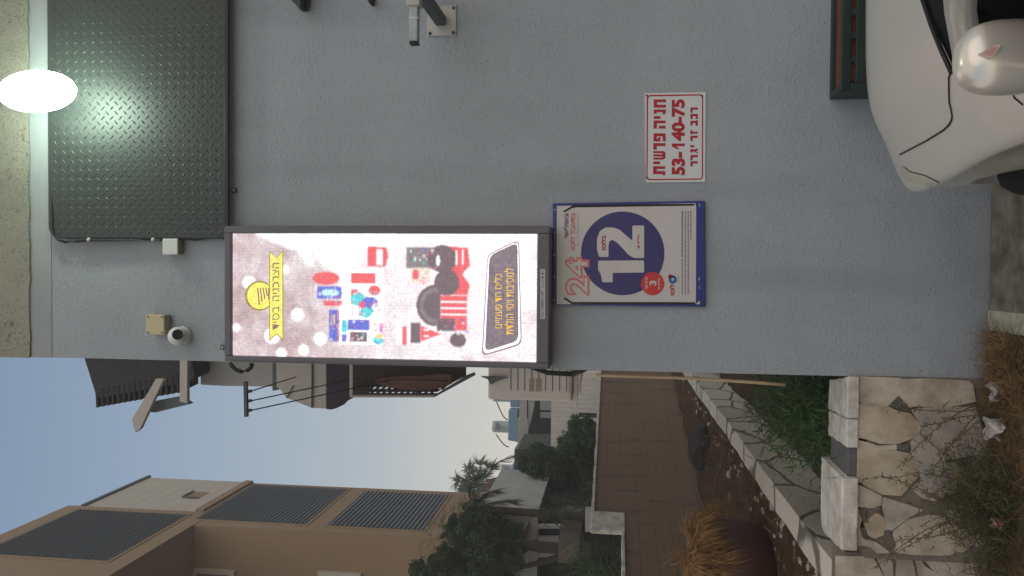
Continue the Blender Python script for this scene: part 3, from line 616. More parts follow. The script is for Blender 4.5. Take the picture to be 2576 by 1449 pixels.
# ------------------------------------------------------------------ private parking sign
ZS = lambda x, y: (1596.6+x*.18522, 214.7+y*.18522)
Ps = lambda dy: (lambda x, y: at(*ZS(x, y), D-.006-dy))
s0, s1, s2 = Ps(0), Ps(.0008), Ps(.0016)
t = thing('parking_sign', 'white private parking sign with red Hebrew lettering and number 53-140-75', 'sign', at(1775, 345))
b = MB(); b.prism([s0(*q) for q in ((135, 105), (965, 90), (957, 1312), (155, 1320))], (0, .0055, 0)); b.build('board', M_signwhite, t)
b = MB()
ro = rounded([(163, 130), (930, 120), (928, 1280), (158, 1290)], 55); ri = rounded([(183, 150), (914, 138), (912, 1264), (174, 1272)], 42)
for i in range(len(ro)):
    j = (i+1) % len(ro); b.poly([s1(ro[i].x, ro[i].y), s1(ro[j].x, ro[j].y), s1(ri[j].x, ri[j].y), s1(ri[i].x, ri[i].y)])
b.build('border', M_red, t)
b = MB(); text(b, '53-', s1, 500, 686, 905, 1220, .05); text(b, '40-75', s1, 500, 686, 188, 757, .05); b.poly([s1(*q) for q in ((502, 790), (680, 790), (680, 826), (560, 826), (612, 866), (575, 866), (510, 834))])
resh = lambda a_: ((757, a_), (858, a_), (858, a_+30), (788, a_+30), (788, a_+70), (757, a_+70))
for pts in (((258, 190), (425, 190), (425, 230), (302, 230), (302, 263), (425, 263), (425, 303), (258, 303)), ((258, 328), (422, 328), (422, 393), (378, 393), (378, 364), (298, 364), (298, 385), (258, 385)),
            ((258, 418), (350, 418), (350, 455), (258, 455)), ((256, 478), (420, 478), (420, 515), (302, 515), (302, 588), (256, 588)), ((330, 548), (420, 548), (420, 587), (330, 587)),
            ((255, 652), (420, 652), (420, 760), (380, 760), (380, 692), (300, 692), (300, 728), (318, 728), (318, 704), (350, 704), (350, 762), (255, 762)), ((253, 785), (418, 785), (418, 825), (300, 825), (300, 875), (253, 875)),
            ((252, 893), (390, 893), (418, 912), (418, 990), (390, 1008), (252, 1008), (252, 980), (376, 980), (376, 965), (252, 965), (252, 937), (376, 937), (376, 922), (252, 922)), ((252, 1033), (345, 1033), (345, 1070), (252, 1070)),
            ((250, 1098), (415, 1098), (415, 1135), (298, 1135), (298, 1165), (415, 1165), (415, 1222), (378, 1222), (378, 1205), (250, 1205)),
            resh(300), ((757, 388), (858, 388), (858, 457), (828, 457), (828, 418), (788, 418), (788, 457), (757, 457)), ((757, 482), (828, 482), (828, 475), (858, 475), (858, 550), (828, 550), (828, 512), (788, 512), (788, 545), (757, 545)),
            ((756, 612), (786, 612), (786, 628), (856, 628), (856, 656), (786, 656), (786, 666), (756, 666)), resh(684), ((756, 812), (810, 812), (810, 842), (756, 842)),
            ((755, 868), (815, 868), (858, 860), (858, 888), (828, 893), (858, 912), (858, 932), (815, 902), (786, 897), (786, 912), (755, 912)), resh(946), resh(1031)): b.poly([s1(*q) for q in pts])
b.build('lettering', M_red, t)
for q in ((162, 137), (914, 142), (168, 1256)):
    b = MB(); b.disc(s2, q[0], q[1], 14, 14, 12); b.build('nail', M_black, t)

# ------------------------------------------------------------------ stone planter walls
Z7 = lambda x, y: (2079.6+x*.37047, 912.3+y*.37047)
def fz(yy): return lambda x, y: at(*Z7(x, y), yy)
t = thing('stone_planter', 'crazy paved stone retaining wall with broken white cap stones against the grey house', 'retaining wall', (-.95, D, 0))
YF = D-.005
b = MB(); b.box(-1.372, XE+.004, YF, YF+.26, -.3, .528); b.build('mortar_core', M_mortar, t)
b = MB(); b.box(-4.5, -1.373, YF+.07, YF+.30, -.3, .60); b.build('set_back_core', M_mortar, t)
STONES = [
 (0, [(224, 102), (500, 112), (494, 165), (468, 230), (410, 286), (340, 294), (282, 286), (224, 260)]),
 (0, [(520, 117), (700, 120), (955, 128), (982, 152), (1002, 262), (900, 284), (800, 300), (610, 288), (572, 300), (505, 228), (486, 216), (512, 160)]),
 (1, [(222, 280), (300, 306), (360, 306), (425, 312), (480, 338), (556, 350), (612, 404), (632, 448), (585, 505), (480, 540), (372, 540), (302, 520), (222, 502)]),
 (2, [(585, 325), (700, 312), (800, 314), (1004, 306), (1032, 420), (1086, 550), (1076, 606), (900, 636), (826, 648), (768, 570), (706, 488), (646, 424)]),
 (2, [(602, 524), (648, 452), (715, 512), (806, 656), (792, 686), (645, 778), (610, 650), (584, 606), (580, 548)]),
 (0, [(300, 534), (360, 566), (468, 556), (466, 588), (370, 582)]),
 (1, [(212, 532), (290, 552), (355, 584), (460, 606), (570, 626), (604, 700), (614, 768), (500, 894), (380, 884), (300, 846), (212, 796)]),
 (2, [(648, 800), (806, 700), (840, 690), (900, 700), (960, 760), (900, 860), (730, 930), (650, 905), (590, 850)]),
 (0, [(190, 826), (258, 856), (364, 908), (358, 966), (330, 978), (250, 978), (192, 956)]),
 (2, [(388, 922), (520, 966), (646, 1004), (556, 1046), (440, 1132), (408, 1150), (404, 1050), (384, 980)]),
 (1, [(262, 1092), (340, 1032), (388, 1068), (394, 1156), (330, 1184), (290, 1166)]),
 (0, [(466, 1152), (560, 1076), (700, 1046), (796, 1058), (852, 1134), (858, 1200), (862, 1286), (828, 1304), (600, 1296), (484, 1286), (446, 1222)]),
 (0, [(198, 1004), (228, 1010), (244, 1080), (234, 1124), (262, 1190), (320, 1206), (392, 1256), (420, 1284), (340, 1286), (290, 1236), (204, 1238)]),
 (1, [(872, 1124), (956, 1134), (982, 1230), (928, 1276), (884, 1282)]),
 (2, [(1010, 640), (1090, 625), (1140, 800), (1120, 1000), (960, 1000), (940, 860), (990, 760)]),
 (0, [(820, 1010), (940, 960), (960, 1020), (1110, 1020), (1120, 1250), (1000, 1240), (960, 1120), (870, 1110)])]
def grow(pts, d):
    c_ = sum((Vector(p) for p in pts), Vector((0, 0)))/len(pts)
    return [tuple(Vector(p)+(Vector(p)-c_).normalized()*d) for p in pts]
b = MB()
for i, (mi, pts) in enumerate(STONES):
    b.mi = mi; q = rounded(grow(pts, 13), 9, 3); f = fz(YF-.0105-.002*(i % 3)); b.prism([f(v.x, v.y) for v in q], (0, .010+.002*(i % 3), 0))
b.build('stone_facing', [M_st1, M_st2, M_st3], t, bevel=.003)
for i, pts in enumerate((((426, 292), (488, 232), (520, 262), (572, 326), (500, 322)), ((476, 552), (566, 552), (572, 602), (480, 590)), ((234, 986), (268, 984), (262, 1040), (286, 1082), (250, 1086), (222, 1020)), ((332, 984), (360, 980), (388, 1050), (352, 1020)), ((230, 1126), (262, 1124), (276, 1186), (330, 1196), (300, 1206), (246, 1188)), ((392, 1150), (430, 1140), (470, 1240), (440, 1276), (400, 1230)))):
    f = fz(YF-.0172-.0004*i); q = rounded(grow(pts, 2), 5, 3); b = MB(); b.prism([f(v.x, v.y) for v in q], (0, .008, 0)); b.build('mortar_patch', mat('mossy_mortar', (84, 82, 74), rough=1, col2=(126, 120, 106), vscale=40, bump=.8, bscale=70), t)
S2 = [(0, [(70, 1318), (190, 1322), (300, 1316), (326, 1350), (420, 1520), (68, 1520)]), (2, [(340, 1318), (446, 1354), (450, 1520), (430, 1520), (398, 1440)]),
 (2, [(482, 1318), (574, 1318), (622, 1520), (470, 1520)]), (0, [(604, 1316), (640, 1336), (676, 1392), (756, 1436), (830, 1520), (640, 1520)]),
 (2, [(656, 1322), (1000, 1326), (1096, 1354), (1106, 1520), (860, 1520), (724, 1404)])]
b = MB()
for i, (mi, pts) in enumerate(S2):
    b.mi = mi; q = rounded(grow(pts, 8), 8, 3); f = fz(YF+.058); b.prism([f(v.x, v.y) for v in q], (0, .011, 0))
b.build('set_back_facing', [M_st1, M_st2, M_st3], t, bevel=.004)
ZC = at(2158, 1180, YF-.02).z+.056
def capstone(pts, name, m, zt=None, th=.056):
    zt = ZC if zt is None else zt; q = MB(); P = []
    for (x_, y_), (x2, y2) in zip(pts, pts[1:]+pts[:1]):
        m_ = max(2, int(math.hypot(x2-x_, y2-y_)/.03))
        for i in range(m_): P.append((x_+(x2-x_)*i/m_+random.gauss(0, .002), y_+(y2-y_)*i/m_+random.gauss(0, .0025), zt+random.gauss(0, .0008)))
    q.prism(P, (0, 0, -th)); return q.build(name, m, t, bevel=.007, seg=3)
cap = lambda X, Y: az(X, Y, ZC)
c1 = [(XE+.003, YF-.028), (cap(2140, 1058).x, YF-.030), (cap(2118, 1050).x, YF+.2), (cap(2104, 1044).x, YF+.30), (XE-.06, YF+.30)]
capstone(c1, 'cap_stone', M_cap)
c2 = [(c1[1][0]-.005, YF-.024), (cap(2140, 1132).x, YF-.026), (cap(2122, 1122).x, YF+.12), (cap(2102, 1108).x, YF+.29), (c1[3][0]-.005, YF+.30), (c1[2][0]-.005, YF+.2)]
capstone(c2, 'cap_stone', M_cap)
xa = cap(2140, 1212).x
c3 = [(xa, YF-.05), (cap(2146, 1400).x-.01, YF-.05), (cap(2100, 1362).x, YF+.28), (cap(2090, 1340).x, YF+.32), (xa+.015, YF+.34)]
capstone(c3, 'cap_stone', M_cap, ZC+.022, .075)
b = MB(); b.box(xa+.003, c2[1][0]-.003, YF-.012, YF+.29, ZC-.056, ZC-.012); b.build('mortar_bed', M_greymortar, t, bevel=.006)
for X, Y, r_ in ((2113, 1205, .035), (2125, 1209, .025)):
    p = az(X, Y, ZC); q = MB(); q.ball((p.x, p.y, ZC-.005), (r_, r_*1.2, .018), 10, 6, .25); q.build('mortar_lump', M_cap, t)
# the long left side of the planter
t2 = thing('side_wall', 'long low crazy paved planter wall running back towards the house corner', 'low wall', (-1.55, 8, 0))
b = MB(); NY = 60; vs = []
for j in range(NY+1):
    y = YF+.31+(20-YF)*j/NY; jt = random.uniform(-.012, .012)
    vs += [(-1.505, y, -.1), (-1.505+random.uniform(-.004, .004), y, .592+jt), (-1.66, y, .60+jt), (-1.66, y, -.1)]
b.add(vs, [[j*4+k_, (j+1)*4+k_, (j+1)*4+(k_+1) % 4, j*4+(k_+1) % 4] for j in range(NY) for k_ in range(4)] + [[0, 1, 2, 3], [NY*4+3, NY*4+2, NY*4+1, NY*4]])
b.build('stonework', M_crazy, t2)
# ------------------------------------------------------------------ foliage helpers
def blades(mb, n, place, length, width, lean=.6, droop=.3, segs=2):
    for i in range(n):
        p, d = place(i); p = Vector(p); d = Vector(d)
        if d.length < 1e-6: d = Vector((0, 0, 1))
        d.normalize(); l_ = length*random.uniform(.5, 1.2)
        s_ = Vector((random.gauss(0, 1), random.gauss(0, 1), random.gauss(0, .4))); s_ = (s_ - d*s_.dot(d)).normalized()*width*random.uniform(.6, 1.2)
        vs = []; q = p.copy(); dd = d.copy()
        for k_ in range(segs+1):
            w_ = 1-(k_/segs)**1.5*.95
            vs += [q-s_*w_*.5, q+s_*w_*.5]
            dd = (dd + Vector((random.gauss(0, lean*.3), random.gauss(0, lean*.3), -droop/segs))).normalized(); q = q+dd*l_/segs
        mb.add(vs, [[2*k_, 2*k_+1, 2*k_+3, 2*k_+2] for k_ in range(segs)])
def leaves(n, blobs, size, seed=1, tri=False):   # many small leaf faces spread through overlapping clumps
    r = np.random.default_rng(seed); big = np.array(blobs, float); sub = []
    for q in big:
        for _ in range(15):
            d = r.normal(size=3); d /= np.linalg.norm(d); k_ = r.uniform(.18, .42); sub.append([*(q[:3]+d*q[3:6]*r.uniform(.35, 1.12)), *(q[3:6]*k_)])
    B_ = np.array(sub); vol = np.prod(B_[:, 3:6], axis=1)**.67
    idx = r.choice(len(B_), n, p=vol/vol.sum()); d = r.normal(size=(n, 3)); d /= np.linalg.norm(d, axis=1)[:, None]
    rad = r.uniform(0, 1, n)**.5*(1+np.abs(r.normal(0, .17, n))); c_ = B_[idx, :3]+d*rad[:, None]*B_[idx, 3:6]
    u = r.normal(size=(n, 3)); u /= np.linalg.norm(u, axis=1)[:, None]; v = np.cross(u, r.normal(size=(n, 3))); v /= np.linalg.norm(v, axis=1)[:, None]
    s_ = size*r.uniform(.5, 1.3, (n, 1)); u = u*s_; v = v*s_*.45
    mb = MB(); P = np.stack([c_-u, c_+v, c_+u, c_-v], 1).reshape(-1, 3)
    mb.v = [tuple(x) for x in P]; mb.f = [[4*i, 4*i+1, 4*i+2, 4*i+3] for i in range(n)]; mb.m = [0]*n
    return mb

# bush in the planter
t = thing('planter_bush', 'dense dark green fine leaved bush growing inside the stone planter', 'bush', (-.9, 5.1, .2))
b = MB()
def pl(i):
    p = Vector((random.gauss(-.86, .15), random.gauss(5.1, .35), .2+random.random()*.62*random.random()+.05)); p.x = min(max(p.x, -1.28), -.54)
    return p, Vector(((p.x+.86)*1.6+random.gauss(0, .5), random.gauss(-.25, .5), .55+random.gauss(0, .4)))
blades(b, 11000, pl, .095, .0085, .5, .3); b.build('foliage', M_leafB, t)
b = MB()
for i in range(14): b.tube([(-.86+random.gauss(0, .03), 5.1+random.gauss(0, .05), .18), (-.86+random.gauss(0, .12), 5.1+random.gauss(0, .2), .6)], .006, 5)
b.build('stem', M_stem, t)

# weeds and dry grass along the foot of the walls
b = MB()
def hay(i):
    p = Vector((random.uniform(-1.75, -.27), random.uniform(3.32, 3.93), -.02)); k_ = .6+.4*math.sin(p.x*7)
    return p, (random.gauss(0, .9), random.gauss(-.2, .8), random.uniform(.1, .9)*k_)
blades(b, 6500, hay, .15, .0034, .9, .5, 3)
def hay2(i):
    p = Vector((random.uniform(-.62, -.28), random.uniform(3.62, 3.93), .0)); return p, (random.gauss(0, 1), random.gauss(-.1, .8), random.uniform(.2, 1))
blades(b, 1500, hay2, .14, .0035, .9, .5, 3)
tag(b.build('dry_grass', M_hay), 'matted dry brown grass along the foot of the stone planter', 'dry grass', kind='stuff')
def weed(name, label, c_, rx, rz, n, nst, reach):
    t_ = thing(name, label, 'weed', c_); c_ = Vector(c_)
    q = MB()
    def f(i):
        a_ = random.gauss(0, 1); p = c_+Vector((random.gauss(0, rx*.45), random.gauss(0, .09), abs(random.gauss(0, rz*.42))))
        return p, (random.gauss(0, .8), random.gauss(0, .7), random.gauss(.5, .5))
    blades(q, n, f, .065, .0042, .6, .2); q.build('foliage', M_leafC, t_)
    q = MB(); l_ = q
    for i in range(nst):
        a_ = random.uniform(-.9, .9); p = c_+Vector((random.gauss(0, rx*.35), random.gauss(0, .05), .02)); pts = [p]; d = Vector((a_*.8, random.gauss(-.05, .15), 1)).normalized(); L_ = reach*random.uniform(.6, 1.05)
        for k_ in range(7):
            d = (d+Vector((random.gauss(0, .13), random.gauss(0, .06), -.03))).normalized(); p = p+d*L_/7; pts.append(p)
            if k_ >= 2:
                for z_ in range(7):
                    m_ = p-d*random.uniform(0, L_/7); s_ = (d*.6+Vector((random.gauss(0, .8), random.gauss(0, .6), random.gauss(0, .5)))).normalized()
                    ll = random.uniform(.008, .026); q.tube([m_, m_+s_*ll], .0011, 4)
                    l_.ball(m_+s_*ll, .0034, 5, 4)
        q.tube(pts, .0034, 5, .0012)
    q.build('seeding_stems', M_stem, t_)
weed('weed', 'bushy olive weed with long seeding stems in front of the stone planter', (-1.02, 3.76, 0), .25, .27, 4600, 9, .62)
weed('weed', 'thin upright weed with seed stalks near the house end of the stone planter', (-.62, 3.82, 0), .05, .12, 220, 5, .5)
weed('weed', 'low weed tuft below the set back part of the stone wall', (-1.36, 3.7, 0), .10, .12, 500, 3, .25)
# litter
def crumple(name, label, cat, X, Y, y, r_, m, red=None):
    p = at(X, Y, y); q = MB(); n = 5; vs = []
    for i in range(n+1):
        for j in range(n+1):
            vs.append((p.x+(i/n-.5)*2*r_+random.gauss(0, r_*.1), p.y+random.gauss(0, r_*.22)+.02*math.sin(i*2), p.z+(j/n-.5)*1.6*r_+random.gauss(0, r_*.12)))
    q.add(vs, [[i*(n+1)+j, (i+1)*(n+1)+j, (i+1)*(n+1)+j+1, i*(n+1)+j+1] for i in range(n) for j in range(n)])
    o = q.build(name, m); tag(o, label, cat)
    return o
crumple('crumpled_paper', 'crumpled white paper in the grass below the house corner', 'litter', 2508, 985, 3.78, .045, M_litter)
crumple('crumpled_paper', 'larger torn white paper bag scrap beside the bushy weed', 'litter', 2497, 1078, 3.74, .05, M_litter)
crumple('snack_wrapper', 'red and white snack wrapper caught under the bushy weed', 'litter', 2508, 1316, 3.62, .024, M_litred)

# ------------------------------------------------------------------ garden behind the planter
# tiled boundary wall: a tall far stretch, a pillar and a lower near stretch
wl = Vector((-2.13-(-3.39), 15.19-8.75, 0)); wn = Vector((-wl.y, wl.x, 0)).normalized()
def on_wall(y): return Vector((-3.39+(y-8.75)/wl.y*wl.x, y, 0))
t = thing('boundary_wall', 'long brown tiled garden wall stepping down past a pale pillar end', 'garden wall', on_wall(11))
def wallseg(y0, y1, zt, name='tiled_face', rag=.0):
    p0, p1 = on_wall(y0), on_wall(y1); q = MB(); d = Vector((-.15, .02, 0))
    q.prism([(p0.x, p0.y, .4), (p1.x, p1.y, .4), (p1.x, p1.y, zt), (p0.x, p0.y, zt)], d); o = q.build(name, M_tile, t)
    uv = o.data.uv_layers.new(name='UVMap')
    for lp in o.data.loops:
        v = o.data.vertices[lp.vertex_index].co; uv.data[lp.index].uv = (v.y, v.z)
    q = MB(); n = 60
    pts = [p0+(p1-p0)*i/n for i in range(n+1)]; top = [(p.x+.035, p.y, zt+.0+random.uniform(.02, .045)) for p in pts]
    q.prism(top+[(p.x+.035, p.y, zt+.001) for p in reversed(pts)], (-.22, .03, 0)); q.build('rough_coping', M_cap, t)
wallseg(10.14, 24, 1.955); wallseg(5.5, 9.66, 1.575)
p0, p1 = on_wall(9.665), on_wall(10.135)
b = MB(); b.prism([(p0.x+.03, p0.y, 1.56), (p1.x+.03, p1.y, 1.56), (p1.x+.03, p1.y, 1.99), (p0.x+.03, p0.y, 1.99)], (-.06, 0, 0)); b.build('pillar_end', M_cap, t, bevel=.02)
b = MB(); b.prism([(p0.x, p0.y, .4), (p1.x, p1.y, .4), (p1.x, p1.y, 1.559), (p0.x, p0.y, 1.559)], (-.15, .02, 0)); o = b.build('tiled_face', M_tile, t)
uv = o.data.uv_layers.new(name='UVMap')
for lp in o.data.loops:
    v = o.data.vertices[lp.vertex_index].co; uv.data[lp.index].uv = (v.y, v.z)
# pot with dried fronds
pc = Vector((-2.24, 6.0, .56))
t = thing('clay_pot', 'big dark brown clay pot standing on bare soil by the planter wall', 'plant pot', pc)
b = MB(); b.lathe(pc, [(.26, 0), (.33, .06), (.385, .22), (.38, .34), (.35, .40), (.355, .42), (.36, .44), (.33, .44), (.32, .40), (.32, .38), (0, .38)], 40); b.build('vessel', M_terra, t, smooth=True)
b = MB()
for k_ in range(96):
    a_ = random.uniform(0, 2*math.pi); r_ = .36*math.sqrt(random.random()); p0 = pc+Vector((r_*math.cos(a_), r_*math.sin(a_), .42+random.uniform(0, .17))); d0 = Vector((math.cos(a_)*random.uniform(.3, 1.2)+random.gauss(0, .3), math.sin(a_)*random.uniform(.3, 1.2)+random.gauss(0, .3), random.uniform(.0, .8)))
    blades(b, 75, lambda _: (p0+Vector((random.gauss(0, .014), random.gauss(0, .014), random.gauss(0, .012))), d0+Vector((random.gauss(0, .16), random.gauss(0, .16), random.gauss(0, .16)))), random.uniform(.20, .33), .0085, .5, 2.3, 5)
b.build('dried_fronds', M_straw, t)
# rocks and rubble on the soil
for lab, X, Y, y, r_ in (('dark grey boulder lying on the soil against the tiled wall', 1745, 1128, 10.2, (.26, .3, .16)), ('small black stone beside the grey boulder near the planter wall', 1762, 1092, 10.0, (.16, .2, .10))):
    p = at(X, Y, y); q = MB(); q.ball((p.x, y, .60), r_, 14, 9, .12, .8); tag(q.build('boulder', M_rock), lab, 'boulder')
b = MB()
for i in range(70):
    y = 4.4+9*random.random()**1.5; x = -1.68-abs(random.gauss(0, .16)); s_ = random.uniform(.006, .02)*(1+.05*y)*random.choice((1, 1, 1.7))
    b.ball((x, y, .59), (s_, s_, s_*.5), 5, 3, .35)
tag(b.build('rubble', M_st3), 'pale stone chips scattered over the brown soil', 'rubble', kind='stuff')
b = MB()
def wd(i):
    y = 4.4+12*random.random()**1.4; return (random.uniform(-2.6, -1.68), y, .58), (random.gauss(0, 1), random.gauss(0, 1), .5)
blades(b, 900, wd, .14, .012, .6, .4); tag(b.build('dead_leaves', M_hay), 'dry leaves and twigs littering the brown soil', 'dead leaves', kind='stuff')

# ------------------------------------------------------------------ things on the side of the house
def px_prism(mb, pts, y, th): return mb.prism([at(X, Y, y) for X, Y in pts], (0, th, 0))
# air conditioner
t = thing('air_conditioner', 'beige outdoor air conditioner on a wall bracket beyond the house corner', 'air conditioner', (-.8, 5.9, 2.0))
Za = lambda x, y: (1180.7+x*.14063, 912.3+y*.14063)
p0, p1 = at(*Za(332, 660), 5.6), at(*Za(1836, 680), 5.6)
ax0, az0, az1 = p0.x, p1.z, p0.z
b = MB(); b.box(ax0, XE-.14, 5.6, 6.4, az0, az1); b.build('casing', M_ac, t, bevel=.018, seg=3)
b = MB(); b.box(ax0+.052, XE-.16, 5.592, 5.5995, az0+.02, az1-.03); b.build('end_panel', M_ac, t, bevel=.003)
b = MB()
for i in range(10):
    zz = az1-.17-i*.05; b.box(ax0+.075, XE-.20, 5.588, 5.5915, zz, zz+.006)
b.build('grooves', mat('ac_groove', (128, 118, 108), rough=.7), t)
b = MB(); px_prism(b, [Za(*q) for q in ((205, 245), (330, 300), (385, 400), (470, 340), (690, 265), (300, 250))], 5.55, .03); b.build('valve_cover', M_grey, t)
b = MB(); 
for X0, X1 in ((1070, 1150), (1190, 1280)): px_prism(b, [Za(X0, 290), Za(X1, 290), Za(X1, 515), Za(X0, 515)], 5.585, .003)
b.build('rating_plate', mat('ac_plate', (176, 162, 144), rough=.5), t)
for yy in (5.64, 6.3):
    b = MB(); b.box(ax0-.05, XE-.001, yy, yy+.04, az0-.035, az0-.001); b.prism([(XE-.001, yy+.01, az0-.035), (ax0+.02, yy+.01, az0-.035), (XE-.001, yy+.01, az0-.11)], (0, .01, 0)); b.build('support_arm', M_ac, t, bevel=.002)
b = MB(); b.tube([(XE-.10, 5.5, az0+.5), (XE-.16, 5.5, az0+.36), (XE-.215, 5.45, az0+.16), (XE-.20, 5.3, az0-.02), (XE-.12, 4.9, az0-.10), (XE-.02, 4.5, az0-.2)], .017, 10); b.build('insulated_pipe', M_black, t, smooth=True)
b = MB(); b.tube([(XE-.14, 5.6, az1+.1), (XE-.18, 5.6, az1+.2), (XE-.15, 5.6, az1+.32), (XE-.09, 5.6, az1+.36)], .012, 8); b.build('upper_pipe', M_black, t, smooth=True)
# drain hose
b = MB(); b.tube([at(1500, 944, 4.10), at(1600, 947, 4.09), at(1700, 950, 4.08), at(1800, 955, 4.07), at(1900, 962, 4.05), at(1975, 968, 4.04)], .0085, 10)
tag(b.build('drain_pipe', M_hose, smooth=True), 'thin cream drain pipe hanging down past the house corner', 'pipe')
# tiled eave
Zr = lambda x, y: (187.8+x*.18748, 905.6+y*.18748)
t = thing('eave_roof', 'dark tiled eave jutting out high beside the house corner', 'roof', at(350, 950, 8.2))
b = MB(); A_ = [at(*Zr(*q), 8.2) for q in ((-35, -560), (300, 515), (1380, 318), (1500, 268), (1610, 255), (1500, -560))]
b.prism(A_, (.03, .5, .05)); b.build('soffit', M_rooftile, t)
b = MB()
for i in range(16):
    f = i/15; p = A_[1].lerp(A_[2], f); b.obox(p+Vector((0, -.006, 0)), p+Vector((.03, .51, .05)), .21, .022)
b.build('tile_edge', M_rooftile, t)
# angled bracket frame
t = thing('awning_frame', 'angled grey flat bars of a folded awning frame against the sky', 'awning frame', at(410, 985, 7.4))
b = MB(); px_prism(b, [Zr(*q) for q in ((1090, 250), (1195, 255), (880, 925), (812, 975), (762, 800))], 7.35, .05); b.build('long_bar', M_fabric, t, bevel=.006)
b = MB(); px_prism(b, [Zr(*q) for q in ((1412, -560), (1512, -560), (1512, 585), (1405, 560))], 7.42, .05); b.build('short_bar', M_fabric, t, bevel=.006)
b = MB(); b.prism([at(*Zr(*q), 7.48) for q in ((1060, 555), (1410, 488), (1560, 588), (1085, 705), (985, 700))], (0, .06, 0)); b.build('dark_board', M_slat, t, bevel=.004)
# side wing of the house
t = thing('side_wing', 'beige rendered side wing with a boxed window frame behind the screen edge', 'building wing', at(690, 960, 8.6))
a_, c_ = at(503, 972, 8.6), at(1000, 930, 8.6)
b = MB(); px_prism(b, [(504, 800), (504, 968), (560, 971), (692, 973), (692, 800)], 8.6, .9); b.build('upper_box', M_house, t, bevel=.01)
b = MB(); b.prism([at(692, 800, 8.62), at(692, 960, 8.62), at(1010, 968, 8.62), at(1010, 800, 8.62)], (0, .8, 0)); b.build('wall', M_house, t)
Zw = lambda x, y: (563.5+x*.2604, 912.3+y*.2604)
fr = MB(); px_prism(fr, [Zw(*q) for q in ((468, -430), (468, 272), (500, 268), (500, -430))], 8.3, .3); px_prism(fr, [Zw(*q) for q in ((500, 268), (868, 165), (868, 140), (500, 240))], 8.3, .3); px_prism(fr, [Zw(*q) for q in ((845, -430), (845, 150), (872, 140), (872, -430))], 8.3, .3)
fr.build('window_frame', M_slat, t, bevel=.004)
b = MB(); px_prism(b, [Zw(*q) for q in ((500, -430), (500, 238), (845, 146), (845, -430))], 8.36, .2); b.build('window', M_wood, t)
# side awning
t = thing('fabric_awning', 'pale grey curved fabric awning with a dark side panel under the clothes line', 'awning', at(820, 990, 8.0))
b = MB(); px_prism(b, [Zw(*q) for q in ((505, 230), (545, 262), (605, 342), (850, 437), (985, 444), (1000, -430), (505, -430))], 8.15, .12); b.build('fabric_panel', M_fabric, t)
b = MB(); px_prism(b, [Zw(*q) for q in ((986, -430), (986, 446), (1030, 455), (1088, 440), (1120, 405), (1170, 378), (1245, 342), (1216, -430))], 8.1, .25); b.build('dark_panel', M_fabricd, t)
b = MB(); b.tube([at(*Zw(850, 437), 8.13), at(*Zw(855, -430), 8.13)], .009, 6); b.tube([at(*Zw(605, 342), 8.13), at(*Zw(672, 220), 8.13)], .007, 6); b.build('rib', M_steeldark, t)
# pergola
t = thing('pergola', 'dark slatted pergola with a sloping brace beside the house corner', 'pergola', at(1060, 970, 7.8))
b = MB(); px_prism(b, [Zw(*q) for q in ((1216, 318), (1216, 336), (2030, 336), (2030, 318))], 7.75, .08); b.build('outer_beam', M_fabric, t)
b = MB(); px_prism(b, [Zw(*q) for q in ((2030, 316), (2030, 336), (2420, 125), (2405, 100), (2330, 130))], 7.75, .08); b.build('sloping_brace', M_steeldark, t)
b = MB(); px_prism(b, [Zw(*q) for q in ((1212, -430), (1212, 318), (1242, 318), (1242, -430))], 7.78, .05); b.build('post', M_fabric, t)
b = MB(); y_ = 7.95
px_prism(b, [Zw(*q) for q in ((1216, 302), (1216, 317), (2030, 317), (2060, 302))], y_, .06)
px_prism(b, [Zw(*q) for q in ((1216, 262), (1216, 284), (2060, 284), (2095, 262))], y_, .06)
px_prism(b, [Zw(*q) for q in ((1216, -430), (1216, 235), (2130, 235), (2330, 130), (2330, -430))], y_+.1, .06)
for i in range(13):
    x_ = 1390+i*58
    for q0, q1, sh in ((284, 302, 20), (235, 262, 28)):
        if x_+58 > 2030 and q0 == 284: continue
        px_prism(b, [Zw(x_+27, q0), Zw(x_+58, q0), Zw(x_+58-sh, q1), Zw(x_+27-sh, q1)], y_+.002, .05)
px_prism(b, [Zw(1216, 235), Zw(1400, 235), Zw(1390, 302), Zw(1216, 302)], y_+.004, .05); b.build('slats', M_wood, t)
b = MB(); b.tube([at(*Zw(1860, 125), 7.9), at(*Zw(1866, 300), 7.9)], .012, 6); b.tube([at(*Zw(1900, 130), 7.9), at(*Zw(2010, 290), 7.9)], .010, 6); b.build('strut', M_wood, t)
t = MB(); L_ = [(1440, 185), (1500, 150), (1640, 135), (1860, 125), (2080, 110), (2200, 118), (2205, 200), (2120, 245), (2000, 262), (1860, 272), (1660, 255), (1520, 225)]
t.prism([at(*Zw(*q), 7.84) for q in L_], (-.0, .07, 0)); t.prism([at(*Zw(*q), 7.80) for q in ((1440, 186), (1640, 196), (1860, 205), (2080, 205), (2180, 190), (2080, 176), (1860, 170), (1640, 168))], (0, .035, 0))
tag(t.build('folded_parasol', M_brownfab, bevel=.01), 'brown fabric parasol folded up under the slatted pergola', 'parasol')
# clothes line
t = thing('clothes_line', 'clothes line bar with three wires running back along the house', 'clothes line', at(618, 1000, 6.6))
b = MB(); b.obox(at(618, 960, 6.6), at(620, 1048, 6.6), .03, .03); b.build('cross_bar', M_steeldark, t)
for (X, Y), (X2, Y2) in (((628, 985), (745, 948)), ((628, 1009), (905, 950)), ((628, 1033), (1040, 944))):
    b = MB(); b.tube([at(X, Y, 6.6), at(X2, Y2, 9.6 if False else 8.05)], .006, 5); b.build('wire', M_steeldark, t)
    b = MB(); b.obox(at(X-8, Y+1, 6.6), at(X+6, Y-2, 6.62), .02, .02); b.build('hook', M_steeldark, t)

